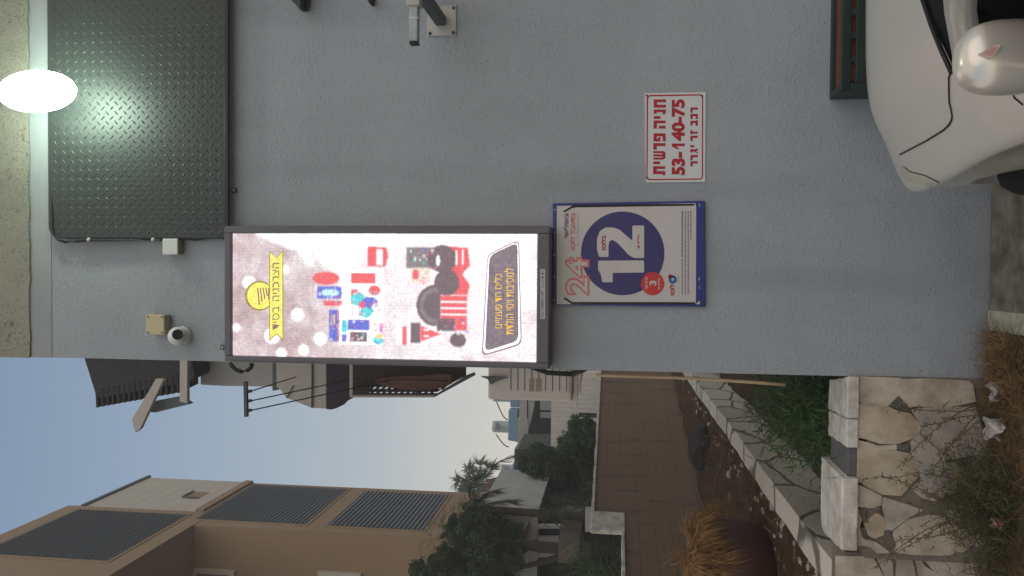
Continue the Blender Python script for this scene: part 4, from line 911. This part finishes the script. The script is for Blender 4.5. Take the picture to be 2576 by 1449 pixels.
# ------------------------------------------------------------------ tan building
XB = -5.0
t = thing('apartment_building', 'tan apartment building with dark slatted shutters and an overhanging upper bay', 'building', (-8, 15, 0))
b = MB(); b.box(-16, XB, 14.28, 17.30, -.2, 10.12); b.box(-16, XB-.06, 14.9, 17.46, 10.121, 12.68); b.build('main_wall', M_tan, t)
b = MB(); b.box(-16, XB+.012, 5, 15.05, 9.78, 13.0); b.build('upper_bay', M_tan, t)
b = MB(); b.box(-16, XB+.02, 15.1, 17.52, 12.69, 12.76); b.build('roof_edge', M_slat, t)
b = MB()
for i in range(8): b.box(XB-.058, XB-.02, 15.06, 17.44, 10.2+i*.31, 10.2+i*.31+.303)
b.build('pale_cladding', M_tanlight, t)
b = MB(); b.box(XB-.019, XB+.06, 15.06, 17.30, 10.0, 10.18); b.build('string_course', M_tan, t)
p = ax(495, 1243, XB); b = MB(); b.prism([(XB-.0195, p.y-.25, p.z+.18), (XB-.0195, p.y+.22, p.z+.18), (XB-.0195, p.y+.22, p.z-.18), (XB-.0195, p.y-.25, p.z-.18)], (.006, 0, 0)); v_ = b.build('vent', M_tan, t)
b = MB(); b.box(XB-.013, XB+.02, p.y-.27, p.y-.25, p.z-.2, p.z+.2); b.box(XB-.013, XB+.02, p.y-.25, p.y+.22, p.z+.18, p.z+.2); b.build('vent_lip', M_slat, v_)
def shutter(y0, y1, z0, z1, xb):
    q = MB(); q.box(xb+.001, xb+.012, y0, y1, z0, z1); o = q.build('shutter', mat('shutter_shade', (58, 62, 68), rough=.7), t)  # dark backing sheet, shade between the slats put into its colour
    q = MB(); n = int((z1-z0)/.088)
    for i in range(n):
        zz = z0+.01+i*(z1-z0-.02)/n; q.prism([(xb+.013, y0+.01, zz), (xb+.030, y0+.01, zz-.004), (xb+.034, y0+.01, zz+.008), (xb+.013, y0+.01, zz+.062)], (0, y1-y0-.02, 0))
    q.build('slats', M_slat, o)
    q = MB()
    for r in ((y0-.07, y0-.001, z0-.07, z1+.07), (y1+.001, y1+.07, z0-.07, z1+.07), (y0-.0009, y1+.0009, z1+.001, z1+.07), (y0-.0009, y1+.0009, z0-.07, z0-.001)): q.box(xb+.001, xb+.014, r[0], r[1], r[2], r[3])
    q.build('shutter_frame', M_tan, o)
shutter(12.25, 14.78, 10.2, 12.6, XB+.012); shutter(14.62, 17.1, 7.66, 9.92, XB); shutter(14.62, 17.02, 5.3, 7.22, XB)
for (X, Y) in ((540, 1440), (855, 1447)):
    p = at(X, Y, 14.25); q = MB(); q.box(p.x-.7, p.x+.06, 14.2, 14.279, p.z-.42, p.z+.42); o = q.build('window_frame', M_tanlight, t)
    q = MB(); q.box(p.x-.62, p.x-.02, 14.19, 14.1995, p.z-.34, p.z+.34); q.build('pane', M_slat, o)
b = MB(); b.tube([ax(940, 1400, XB)+Vector((0, -1.0, 0)), ax(1150, 1402, XB)+Vector((0, -1.0, 0))], .03, 6)
# ------------------------------------------------------------------ neighbouring houses and yards
t = thing('neighbour_house', 'pale rendered house with a dark veranda behind the near tiled wall', 'house', at(1300, 1380, 15.5))
b = MB(); b.prism([at(1200, 1290, 13.4), at(1352, 1294, 13.4), at(1350, 1520, 13.4), at(1200, 1520, 13.4)], (0, 3, 0)); b.build('upper_wall', M_house, t)
b = MB(); b.prism([at(1203, 1316, 13.3), at(1335, 1318, 13.3), at(1320, 1370, 13.3), at(1203, 1350, 13.3)], (0, .09, 0)); b.build('painted_shade', M_housedark, t)  # darker sheet on the facade, its shade put into the colour
b = MB(); b.prism([at(1353, 1300, 13.9), at(1475, 1300, 13.9), at(1475, 1520, 13.9), at(1353, 1520, 13.9)], (0, 1.5, 0)); b.build('veranda_back', M_dark, t)  # veranda shade put into the near-black colour of its back
for X, Y0, Y1 in ((1350, 1322, 1330), (1350, 1352, 1365), (1350, 1392, 1402)):
    b = MB(); b.prism([at(1353, Y0, 13.35), at(1440, Y0, 13.35), at(1440, Y1, 13.35), at(1353, Y1, 13.35)], (0, .1, 0)); b.build('veranda_post', M_house, t)
b = MB(); b.prism([at(1345, 1376, 13.38), at(1362, 1376, 13.38), at(1362, 1358, 13.38), at(1345, 1358, 13.38)], (0, .04, 0)); b.build('small_window', M_dark, t)
b = MB(); b.obox(at(1290, 1395, 13.2), at(1300, 1345, 13.2), .05, .05); b.obox(at(1318, 1330, 13.2), at(1325, 1316, 13.2), .05, .05); b.build('drain', M_tanlight, t)
t = thing('garden_shed', 'boxy brown grey canopy block between the pale house and the tiled wall', 'shed', at(1440, 1380, 12.5))
b = MB(); b.prism([at(1405, 1371, 12.4), at(1457, 1371, 12.4), at(1456, 1418, 12.4), at(1404, 1416, 12.4)], (-.0, 0.6, 0)); b.build('front_block', M_housedark, t)
b = MB(); b.prism([at(1412, 1288, 13.3), at(1466, 1290, 13.3), at(1458, 1371, 13.3), at(1405, 1371, 13.3)], (0, .4, 0)); b.build('side_block', M_housedark, t)
b = MB(); b.prism([at(1466, 1292, 13.6), at(1600, 1292, 13.6), at(1600, 1520, 13.6), at(1462, 1520, 13.6)], (0, .2, 0)); tag(b.build('rear_wall', M_dark), 'wall coloured dark for shade behind the low stretch of tiled wall', 'wall')  # dark sheet behind the low wall, yard shade put into its colour
b = MB(); b.prism([at(1472, 1285, 11.4), at(1580, 1285, 11.4), at(1580, 1338, 11.4), at(1472, 1338, 11.4)], (0, .2, 0)); tag(b.build('yard_wall', M_house), 'short pale yard wall behind the white pillar end', 'wall')

# white board fence
t = thing('board_fence', 'white vertical board fence behind the tiled wall and the air conditioner', 'fence', at(1450, 1040, 18.5))
xl, xr = at(1400, 1185, 18.5).x, at(1400, 900, 18.5).x; zt, z0 = at(1386, 1040, 18.5).z, .5
n = int((xr-xl)/.108); xg = at(1470, 1047, 18.5).x
for i in range(n):
    xx = xl+i*.108; q = MB(); zb_ = z0
    if abs(xx+.05-xg) < .06: zb_ = at(1455, 1040, 18.5).z
    q.prism([(xx, 18.5, zb_), (xx+.102, 18.5, zb_), (xx+.102, 18.5, zt-.02), (xx+.085, 18.5, zt), (xx+.017, 18.5, zt), (xx, 18.5, zt-.02)], (0, .025, 0)); q.build('board', M_fence, t)
b = MB(); b.box(xl, xr, 18.53, 18.57, 1.2, 1.28); b.box(xl, xr, 18.53, 18.57, zt-.4, zt-.32); b.build('rail', M_fence, t)
# flat roofed house behind it
t = thing('flat_roofed_house', 'flat roofed house behind the white fence carrying solar water tanks', 'house', at(1340, 1060, 24))
b = MB(); px_prism(b, [Za(*q) for q in ((890, 300), (890, 1000), (1030, 1000), (1030, 300))], 24, .5); px_prism(b, [Za(*q) for q in ((862, 1000), (862, 2000), (1050, 2000), (1050, 1000))], 24.02, .5); b.build('roof_parapet', M_house, t)
b = MB(); px_prism(b, [Za(*q) for q in ((1051, 300), (1051, 1250), (1160, 780), (1160, 300))], 24.05, .5); b.build('beam', M_house, t)
b = MB(); px_prism(b, [Za(*q) for q in ((1040, 300), (1040, 2000), (2300, 2000), (2300, 300))], 25.5, .4); b.build('shade_coloured_wall', M_dark, t)  # shade under the roof put into this wall's near-black colour
b = MB(); px_prism(b, [Za(*q) for q in ((1265, 600), (1265, 850), (1600, 850), (1600, 600))], 25.2, .1); px_prism(b, [Za(*q) for q in ((1270, 890), (1270, 990), (1600, 990), (1600, 890))], 25.2, .1); b.build('door', M_tank, t)
def heater(label, fr_, tank, hoses, y):
    t_ = thing('water_heater', label, 'water heater', at(*fr_[0], y), 'solar water heaters on the roof')
    q = MB(); px_prism(q, fr_, y, .5); q.build('panel_stand', M_tankblue, t_, bevel=.02)
    (X0, Y0), (X1, Y1) = tank; a_, c2_ = at(X0, (Y0+Y1)/2, y), at(X1, (Y0+Y1)/2, y); r_ = abs(at(X0, Y0, y).x-at(X0, Y1, y).x)/2
    h_ = a_.z-c2_.z
    q = MB(); q.lathe((a_.x, y+.25, c2_.z), [(r_, 0), (r_, h_-.05), (r_*.93, h_), (0, h_+.01)], 28); tk = q.build('tank', M_tank, t_, smooth=False)
    q = MB(); q.prism([at(X0+9, Y0+2, y-.12), at(X0+18, Y0+2, y-.12), at(X0+18, Y0+19, y-.12), at(X0+9, Y0+19, y-.12)], (0, .08, 0)); q.build('faded_sticker', M_tank2, tk)
    for h2 in hoses:
        q = MB(); q.tube([at(X, Y, y+.25) for X, Y in h2], .018, 6); q.build('hose', M_steeldark, t_, smooth=True)
arc = lambda X0, Y0, X1, Y1, s: [(X0+(X1-X0)*i/10, Y0+(Y1-Y0)*(1-math.cos(i/10*math.pi/2)) if s else Y0+(Y1-Y0)*math.sin(i/10*math.pi/2)) for i in range(11)]
heater('white solar water tank with curved hoses on the flat roof', [Za(*q) for q in ((700, 850), (690, 1390), (870, 1425), (862, 850))], ((1237, 1062), (1280, 1091)), [arc(1249, 1010, 1278, 1056, 0), arc(1248, 1092, 1280, 1124, 0)], 24.6)
heater('pale water tank at the roof edge partly behind the air conditioner', [Za(*q) for q in ((720, 560), (735, 800), (885, 800), (885, 560))], ((1238, 988), (1282, 1013)), [], 25.2)
heater('farthest pale water tank half hidden by the palm fronds', [(1289, 1168), (1289, 1222), (1302, 1222), (1302, 1168)], ((1260, 1172), (1289, 1195)), [], 30)
# ------------------------------------------------------------------ trees
def blob(X, Y, y, rx, ry, rz): p = at(X, Y, y); return (p.x, p.y, p.z, rx, ry, rz)
t = thing('dark_outbuilding', 'dark flat topped outbuilding rising straight behind the hedge', 'outbuilding', at(1480, 1210, 20))
b = MB(); b.prism([at(1297, 1132, 20), at(1297, 1296, 20), at(1560, 1296, 20), at(1560, 1132, 20)], (0, 2, 0)); b.build('wall', mat('shadow_render', (84, 90, 80), rough=.95, var=.2, vscale=2), t)  # dark green-grey puts the building's shadow into its wall colour
b = MB(); b.prism([at(1294, 1130, 19.95), at(1294, 1297, 19.95), at(1303, 1297, 19.95), at(1303, 1130, 19.95)], (0, .5, 0)); b.build('roof_edge', M_slat, t)
t = thing('hedge', 'dark green leafy hedge behind the tall tiled wall', 'hedge', at(1480, 1200, 16.3))
bl = [blob(X, Y, 16.3+random.uniform(-.3, .3), .34, .5, .34) for X, Y in [(1395, 1160), (1390, 1200), (1392, 1250), (1430, 1140), (1440, 1180), (1440, 1230), (1470, 1110), (1480, 1160), (1480, 1210), (1490, 1260), (1360, 1215), (1355, 1262), (1440, 1275), (1345, 1160), (1340, 1190), (1335, 1235), (1335, 1278), (1370, 1150)]]
leaves(42000, bl, .042, 3).build('foliage', M_leafA, t)
bl2 = [blob(X, Y, 15.7, .18, .3, .18) for X, Y in [(1475, 1070), (1460, 1085), (1490, 1095), (1450, 1100), (1438, 1075), (1425, 1120)]]
leaves(2200, bl2, .07, 4).build('loose_branch', M_leafB, t)
b = MB()
for X in (1110, 1170, 1240): p = at(1480, X, 16.3); b.tube([(p.x, 16.3, .4), (p.x+.05, 16.3, 2.2)], .05, 7, .03)
b.build('trunk', M_bark, t)
t = thing('shade_tree', 'dark drooping tree in front of the tan apartment building', 'tree', (-4.55, 12.6, .5))
bl = [blob(X, Y, 12.4+random.uniform(-.4, .4), r_, .6, r_) for X, Y, r_ in [(1190, 1325, .26), (1225, 1350, .34), (1185, 1360, .32), (1240, 1395, .40), (1170, 1410, .36), (1120, 1425, .30), (1085, 1445, .28), (1200, 1445, .5), (1270, 1440, .34), (1140, 1465, .42), (1130, 1330, .12), (1180, 1300, .12)]]
leaves(46000, bl, .036, 5).build('crown', M_leafA, t)
b = MB()
def drp(i):
    bb = random.choice(bl); return (bb[0]+random.gauss(0, .17), bb[1]+random.gauss(0, .2), bb[2]+random.gauss(0, .17)), (random.gauss(0, .7), random.gauss(0, .5), random.uniform(-.2, .8))
blades(b, 1500, drp, .35, .012, .4, 1.3, 4); b.build('drooping_twigs', M_leafA, t)
b = MB(); b.tube([(-4.55, 12.6, .4), (-4.5, 12.6, 2.2), (-4.4, 12.5, 3.6)], .14, 9, .07); b.tube([(-4.5, 12.6, 2.2), (-4.9, 12.6, 3.4)], .07, 7, .03); b.build('trunk', M_bark, t)
# low twigs and branches beside the canopy block
t = thing('shrub', 'thin dark shrub spreading in front of the canopy block', 'shrub', at(1500, 1420, 11.5))
b = MB()
def shr(i):
    p = at(1500+random.gauss(0, 30), 1425+random.gauss(0, 22), 11.5+random.gauss(0, .3)); return p, (random.gauss(.2, .8), random.gauss(0, .5), random.gauss(.3, .6))
blades(b, 900, shr, .30, .02, .5, .4, 3); b.build('foliage', M_leafA, t)
p = at(1500, 1420, 11.5); b = MB(); b.tube([(p.x, p.y, .5), (p.x+.1, p.y, p.z+.3)], .03, 6, .012); b.build('stem', M_bark, t)
t = thing('bent_palm', 'arching palm frond clump drooping beside the pale house end', 'palm', at(1460, 1270, 12.7))
b = MB()
def frond(mb, pts, n, ln, wd_, dr):
    pts = [Vector(p) for p in pts]
    mb.tube(pts, .014, 5, .005)
    for i in range(n):
        f = i/n*(len(pts)-1); k_ = int(f); p = pts[k_].lerp(pts[min(k_+1, len(pts)-1)], f-k_); d = (pts[min(k_+1, len(pts)-1)]-pts[k_]).normalized()
        s_ = d.cross(Vector((0, 1, 0))).normalized()*random.choice((-1, 1))
        blades(mb, 1, lambda _: (p, d*.7+s_*random.uniform(.4, 1)+Vector((0, random.gauss(0, .3), -dr))), ln, wd_, .15, dr, 3)
for pts in ([(1480, 1280), (1430, 1270), (1400, 1285), (1385, 1310)], [(1480, 1280), (1420, 1255), (1375, 1270), (1350, 1300)], [(1480, 1278), (1460, 1240), (1465, 1215)]):
    frond(b, [at(X, Y, 12.7) for X, Y in pts], 60, .32, .022, .4)
b.build('fronds', M_leafA, t)
# palm against the sky
t = thing('palm_tree', 'tall fan palm with a brown skirt of dead fronds against the sky', 'palm tree', at(1400, 1236, 30))
pc = at(1212, 1226, 30)
b = MB()
for i in range(26):
    a_ = math.radians(-35+i*10); d = Vector((math.cos(a_), random.uniform(-.5, .5), math.sin(a_)+.15)).normalized(); st_ = pc; en = pc+d*random.uniform(.35, .95); b.tube([st_, en], .02, 5)
    s_ = d.cross(Vector((0, 1, 0))).normalized()
    for j in range(18):
        f = (j/17-.5)*2.5; dd = d*math.cos(f)+s_*math.sin(f)
        blades(b, 1, lambda _: (en, dd), .50, .085, .1, .6, 3)
b.build('fan_leaves', M_leafD, t)
b = MB()
for i in range(420):
    a_ = random.uniform(0, 6.28); p = pc+Vector((.28*math.cos(a_), .28*math.sin(a_), -.1-random.random()*.65)); blades(b, 1, lambda _: (p, (math.cos(a_)*.5, math.sin(a_)*.5, -.9)), .5, .04, .2, .5, 2)
b.build('dead_skirt', M_brownskirt, t)
b = MB(); b.tube([pc+Vector((0, 0, -6)), pc+Vector((0, 0, -2)), pc], .2, 10, .16); b.build('trunk', M_bark, t)
t = thing('feather_palm', 'feathery palm with long arching fronds in front of the fan palm', 'palm tree', at(1400, 1290, 13.0))
b = MB()
for pts in ([(1200, 1272), (1190, 1240), (1198, 1208), (1228, 1178), (1262, 1158), (1300, 1146)], [(1200, 1272), (1180, 1250), (1178, 1226), (1195, 1200)], [(1200, 1270), (1215, 1245), (1250, 1235)], [(1200, 1275), (1230, 1268), (1265, 1262), (1300, 1264)], [(1200, 1278), (1232, 1290), (1268, 1306), (1296, 1330)], [(1200, 1280), (1225, 1305), (1250, 1340), (1262, 1372)], [(1195, 1278), (1170, 1292), (1168, 1322)], [(1200, 1270), (1176, 1262), (1160, 1280)]):
    frond(b, [at(X, Y, 13.0) for X, Y in pts], 150, .24, .010, .9)
b.build('fronds', M_leafA, t)
p = at(1204, 1280, 13.0); b = MB(); b.tube([(p.x-.1, 13.0, .4), (p.x, 13.0, p.z)], .09, 9, .06); b.build('trunk', M_bark, t)

# ------------------------------------------------------------------ parked car
XC, ZG = 1.14, -.055
car = thing('parked_car', 'silver beige car parked nose first towards the grey wall', 'car', (XC, 1.25, ZG))
ST = [(3.385, .46, .585, .55), (3.33, .62, .70, .62), (3.24, .77, .785, .67), (3.05, .845, .84, .725), (2.8, .872, .885, .775), (2.45, .872, .935, .835), (2.12, .858, .975, .885),
      (1.9, .86, .99, .925), (1.4, .86, 1.0, .945), (.6, .86, 1.01, .955), (-.2, .855, 1.01, .96), (-.6, .83, .99, .93), (-.8, .78, .9, .85), (-.88, .68, .7, .66)]
b = MB(); vs = []
for y, hw, zc, zs in ST:
    half = [(0, zc), (.40*hw, zc-.004), (.64*hw, zc-.014), (.80*hw, (zc+zs)/2-.024), (.885*hw, zs+.008), (.966*hw, zs-.022), (.99*hw, zs-.036), (1.0*hw, zs-.052), (.992*hw, zs-.072), (.968*hw, zs-.19), (.968*hw, .36), (.95*hw, .20), (.88*hw, .13), (0, .12)]
    ring = [(XC+dx, y, z) for dx, z in half] + [(XC-dx, y, z) for dx, z in reversed(half[1:-1])]
    vs += ring
R_ = 26; K_ = len(ST)
fs = [[i*R_+j, i*R_+(j+1) % R_, (i+1)*R_+(j+1) % R_, (i+1)*R_+j] for i in range(K_-1) for j in range(R_)] + [list(range(R_)), list(range((K_-1)*R_, K_*R_))]
b.add(vs, fs); body = b.build('body', M_paint, car, smooth=True)
sm = body.modifiers.new('s', 'SUBSURF'); sm.levels = 3; sm.render_levels = 3
WH = [(XC-.785, 2.56), (XC+.785, 2.56), (XC-.785, .02), (XC+.785, .02)]
q = MB()
for wx, wy in WH: q.lathe((wx-.16 if wx < XC else wx-.14, wy, ZG+.325), [(.365, 0), (.365, .30)], 48, 'x')
cut = q.build('cut', M_rubber)
bo = body.modifiers.new('b', 'BOOLEAN'); bo.operation = 'DIFFERENCE'; bo.solver = 'EXACT'; bo.object = cut
bpy.context.view_layer.update()
me = bpy.data.meshes.new_from_object(body.evaluated_get(bpy.context.evaluated_depsgraph_get())); body.modifiers.clear(); body.data = me
bpy.data.objects.remove(cut)
for p in me.polygons: p.use_smooth = True
bvh = BVHTree.FromPolygons([v.co+car.location for v in me.vertices], [list(p.vertices) for p in me.polygons])
Z8 = lambda x, y: (1931.9+x/3.0, y/3.0)
def hit(X, Y, tree=None, off=.0015):
    r = ray(X, Y).normalized(); h = (tree or bvh).ray_cast(CAM, r)
    if h[0] is None: return None
    n_ = h[1] if h[1].dot(r) < 0 else -h[1]
    return h[0]+n_*off
def seam(name, px, m, r_=.0032, n=10):
    P = []
    for (xa, ya_), (xb, yb_) in zip(px[:-1], px[1:]):
        for i in range(n):
            f = i/n; h = hit(*Z8(xa+(xb-xa)*f, ya_+(yb_-ya_)*f), off=.0004)
            if h: P.append(h)
    if len(P) < 2: return
    q = MB(); q.tube(P, r_, 6); q.build(name, m, car)
seam('bonnet_gap', [(1400, 535), (1376, 560), (1368, 590), (1369, 690), (1372, 770), (1384, 820), (1393, 870), (1389, 905), (1370, 940), (1330, 980), (1200, 1060), (1100, 1112), (985, 1172)], M_black)
seam('headlight_gap', [(1030, 1262), (1075, 1297), (1190, 1325), (1240, 1350), (1300, 1378)], M_black, .0022)
seam('door_gap', [(1842, 680), (1848, 705), (1865, 740), (1932, 795)], M_black, .0022)
T_ = az(*Z8(1412, 540), .985); P1_ = az(*Z8(1312, 0), 1.075); Rf = Vector((XC-.50, .95, 1.39))
Q0 = az(*Z8(1625, 420), .975); Q1 = az(*Z8(1565, 0), 1.04); R2 = Vector((XC-.585, .80, 1.36))
def curve3(a_, m_, c_, n=8):                    # smooth line through three points
    out = []
    for i in range(n+1):
        u_ = i/n; f = .3
        if u_ < f: v_ = u_/f; out.append(a_.lerp(m_, v_))
        else: out.append(m_.lerp(c_, (u_-f)/(1-f)))
    return out
WLn, PLn = curve3(T_, P1_, Rf), curve3(Q0, Q1, R2)
PLn[0] = az(*Z8(1560, 560), .95); 
q = MB(); NXW = 14
for i, p in enumerate(WLn):
    dxl = XC-p.x; bulge = .2*(1-i/8)+.06
    for j in range(NXW+1):
        dx = -dxl+2*dxl*j/NXW; q.v.append((XC+dx, p.y+bulge*(1-(dx/dxl)**2), p.z+.035*(1-(dx/dxl)**2)))
q.f = [[i*(NXW+1)+j, i*(NXW+1)+j+1, (i+1)*(NXW+1)+j+1, (i+1)*(NXW+1)+j] for i in range(8) for j in range(NXW)]; q.m = [0]*len(q.f)
q.build('windscreen', M_glass, car, smooth=True)
mir = lambda p: Vector((2*XC-p.x, p.y, p.z))
q = MB()
for f_ in (lambda p: p, mir):
    n0 = len(q.v)
    for a_, c_ in zip(WLn, PLn):
        mid = (a_+c_)/2+Vector((-.012 if f_(a_).x == a_.x else -.012, 0, .012)); q.v += [tuple(f_(a_)), tuple(f_(mid)), tuple(f_(c_))]
    q.f += [[n0+3*i+k_, n0+3*i+k_+1, n0+3*i+k_+4, n0+3*i+k_+3] for i in range(8) for k_ in (0, 1)]
nr = len(q.v)
rows = [(.95, .50, 1.39, .035), (.3, .56, 1.43, .03), (-.3, .55, 1.40, .03)]
for y, hw, z, cr_ in rows:
    for j in range(9):
        dx = -hw+2*hw*j/8; q.v.append((XC+dx, y+(.06*(1-(dx/hw)**2) if y > .9 else 0), z+cr_*(1-(dx/hw)**2)))
q.f += [[nr+i*9+j, nr+i*9+j+1, nr+(i+1)*9+j+1, nr+(i+1)*9+j] for i in range(2) for j in range(8)]
n0 = len(q.v)
for s_ in (-1, 1):
    n0 = len(q.v); q.v += [(XC+s_*.50, .95, 1.39), (XC+s_*.56, .3, 1.43), (XC+s_*.55, -.3, 1.40), (XC+s_*.62, -.32, 1.34), (XC+s_*.64, .3, 1.37), (XC+s_*.585, .80, 1.36)]
    q.f += [[n0, n0+1, n0+4, n0+5], [n0+1, n0+2, n0+3, n0+4]]
    n0 = len(q.v); q.v += [(XC+s_*.62, -.32, 1.34), (XC+s_*.55, -.3, 1.40), (XC+s_*.70, -.78, .93), (XC+s_*.80, -.62, .95)]; q.f += [[n0, n0+1, n0+2, n0+3]]
q.m = [0]*len(q.f); cab = q.build('roof_and_pillars', M_paint, car, smooth=True)
so_ = cab.modifiers.new('t', 'SOLIDIFY'); so_.thickness = .02
for s_ in (-1, 1):
    q = MB(); bel = [(.5, .70, 1.2)]
    top = [(f.x if s_ < 0 else 2*XC-f.x, f.y, f.z) for f in PLn]+[(XC+s_*.64, .3, 1.37), (XC+s_*.62, -.32, 1.34)]
    low = [(XC+s_*.80, y, z-.02) for y, z in ((1.62, .965), (1.5, .96), (1.4, .96), (1.3, .96), (1.2, .96), (1.1, .96), (1.0, .96), (.9, .96), (.8, .96), (.3, .96), (-.6, .96))]
    k_ = len(top); q.v = top+low; q.f = [[i, i+1, k_+i+1, k_+i] for i in range(k_-1)]; q.m = [0]*len(q.f); q.build('side_window', M_glass, car)
q = MB(); q.poly([(XC-.55, -.3, 1.40), (XC+.55, -.3, 1.40), (XC+.70, -.78, .93), (XC-.70, -.78, .93)]); q.build('rear_window', M_glass, car)
# black cowl moulding along the foot of the windscreen
q = MB(); q.tube([Vector(p)+Vector((0, .008, .0)) for p in [(XC-(XC-T_.x)+2*(XC-T_.x)*j/20, T_.y+.26*(1-((-1+j/10))**2), T_.z+.004+.03*(1-(-1+j/10)**2)) for j in range(21)]], .006, 8); q.build('cowl_moulding', M_black, car, smooth=True)
for wx, wy in WH:
    x_ = wx-.095; wt = MB(); wt.lathe((x_, wy, ZG+.31), [(.20, .01), (.27, 0), (.30, .02), (.31, .05), (.31, .14), (.30, .17), (.27, .19), (.20, .18)], 40, 'x'); w_ = wt.build('wheel', M_rubber, car, smooth=True)
    q = MB(); q.lathe((x_, wy, ZG+.31), [(.205, .012), (.19, .03), (.06, .02), (0, .015)] if wx < XC else [(.205, .178), (.19, .16), (.06, .17), (0, .175)], 32, 'x'); q.build('rim', M_rim, w_)
    q = MB(); q.lathe((wx-.13 if wx < XC else wx-.09, wy, ZG+.325), [(.363, 0 if wx > XC else .27), (0, 0 if wx > XC else .27)], 40, 'x'); q.build('arch_liner', M_rubber, car)
inn = [(1020, 1246), (1050, 1276), (1080, 1297), (1130, 1311), (1190, 1325), (1240, 1348), (1285, 1372)]; rows = []
for k_ in range(6):
    row = []
    for (xx, yy) in inn:
        h = None; f = k_/5
        while h is None and f > -.01: h = hit(*Z8(xx-12*f, yy+70*f), off=.003); f -= .1
        row.append(h or Vector((.35, 2.85, .7)))
    rows.append(row)
q = MB(); q.v = [tuple(p) for r_ in rows for p in r_]; nI = len(inn); q.f = [[a_*nI+c_, a_*nI+c_+1, (a_+1)*nI+c_+1, (a_+1)*nI+c_] for a_ in range(5) for c_ in range(nI-1)]; q.m = [0]*len(q.f)
q.build('headlight', M_lens, car, smooth=True)
q2 = MB(); q2.v = [tuple(mir(Vector(p))) for p in q.v]; q2.f = q.f; q2.m = q.m; q2.build('headlight', M_lens, car, smooth=True)
q = MB(); q.box(XC-.3, XC+.3, 3.36, 3.39, .30, .42); q.build('grille', M_black, car, bevel=.01)
# door mirrors
for s_ in (1, -1):
    mc_ = at(*Z8(1790, 437), 1.55); mc_ = mc_ if s_ == 1 else mir(mc_)
    q = MB(); q.ball(mc_, (.067, .055, .086), 36, 24, 0, .78); mo = q.build('door_mirror', M_paint, car, smooth=True)
    q2 = MB(); q2.obox(mc_+Vector((.06*s_, .0, -.05)), (XC-.80*s_, mc_.y+.05, .93), .05, .035); q2.build('mirror_foot', M_black, mo, bevel=.008)
    if s_ == 1:
        mt = BVHTree.FromPolygons([Vector(v) for v in q.v], q.f)
        sp = [hit(*Z8(*p), mt, .006) for p in ((1583, 418), (1720, 336), (1752, 352), (1680, 452))]
        if all(sp):
            q = MB(); q.poly(sp); q.build('mirror_sticker', M_sticker, mo)
            c0 = sum(sp, Vector())/4; q = MB(); q.poly([c0+(p-c0)*.6+(CAM-c0).normalized()*.001 for p in sp]); q.build('sticker_print', M_stickred, mo)

# ------------------------------------------------------------------ haze volume added to lift far darks like a lens veil
HZ = 0.009
b = MB(); b.box(-30, 20, -5, 37, -1.2, 14.5); hz = b.build('haze', bpy.data.materials.new('veil_haze')); tag(hz, kind='stuff')
hm = hz.data.materials[0]; hm.use_nodes = True; hn = hm.node_tree; hn.nodes.clear()
pv = hn.nodes.new('ShaderNodeVolumePrincipled'); pv.inputs['Color'].default_value = (.92, .9, .88, 1); pv.inputs['Density'].default_value = HZ; pv.inputs['Anisotropy'].default_value = .3
ho = hn.nodes.new('ShaderNodeOutputMaterial'); hn.links.new(pv.outputs[0], ho.inputs['Volume'])
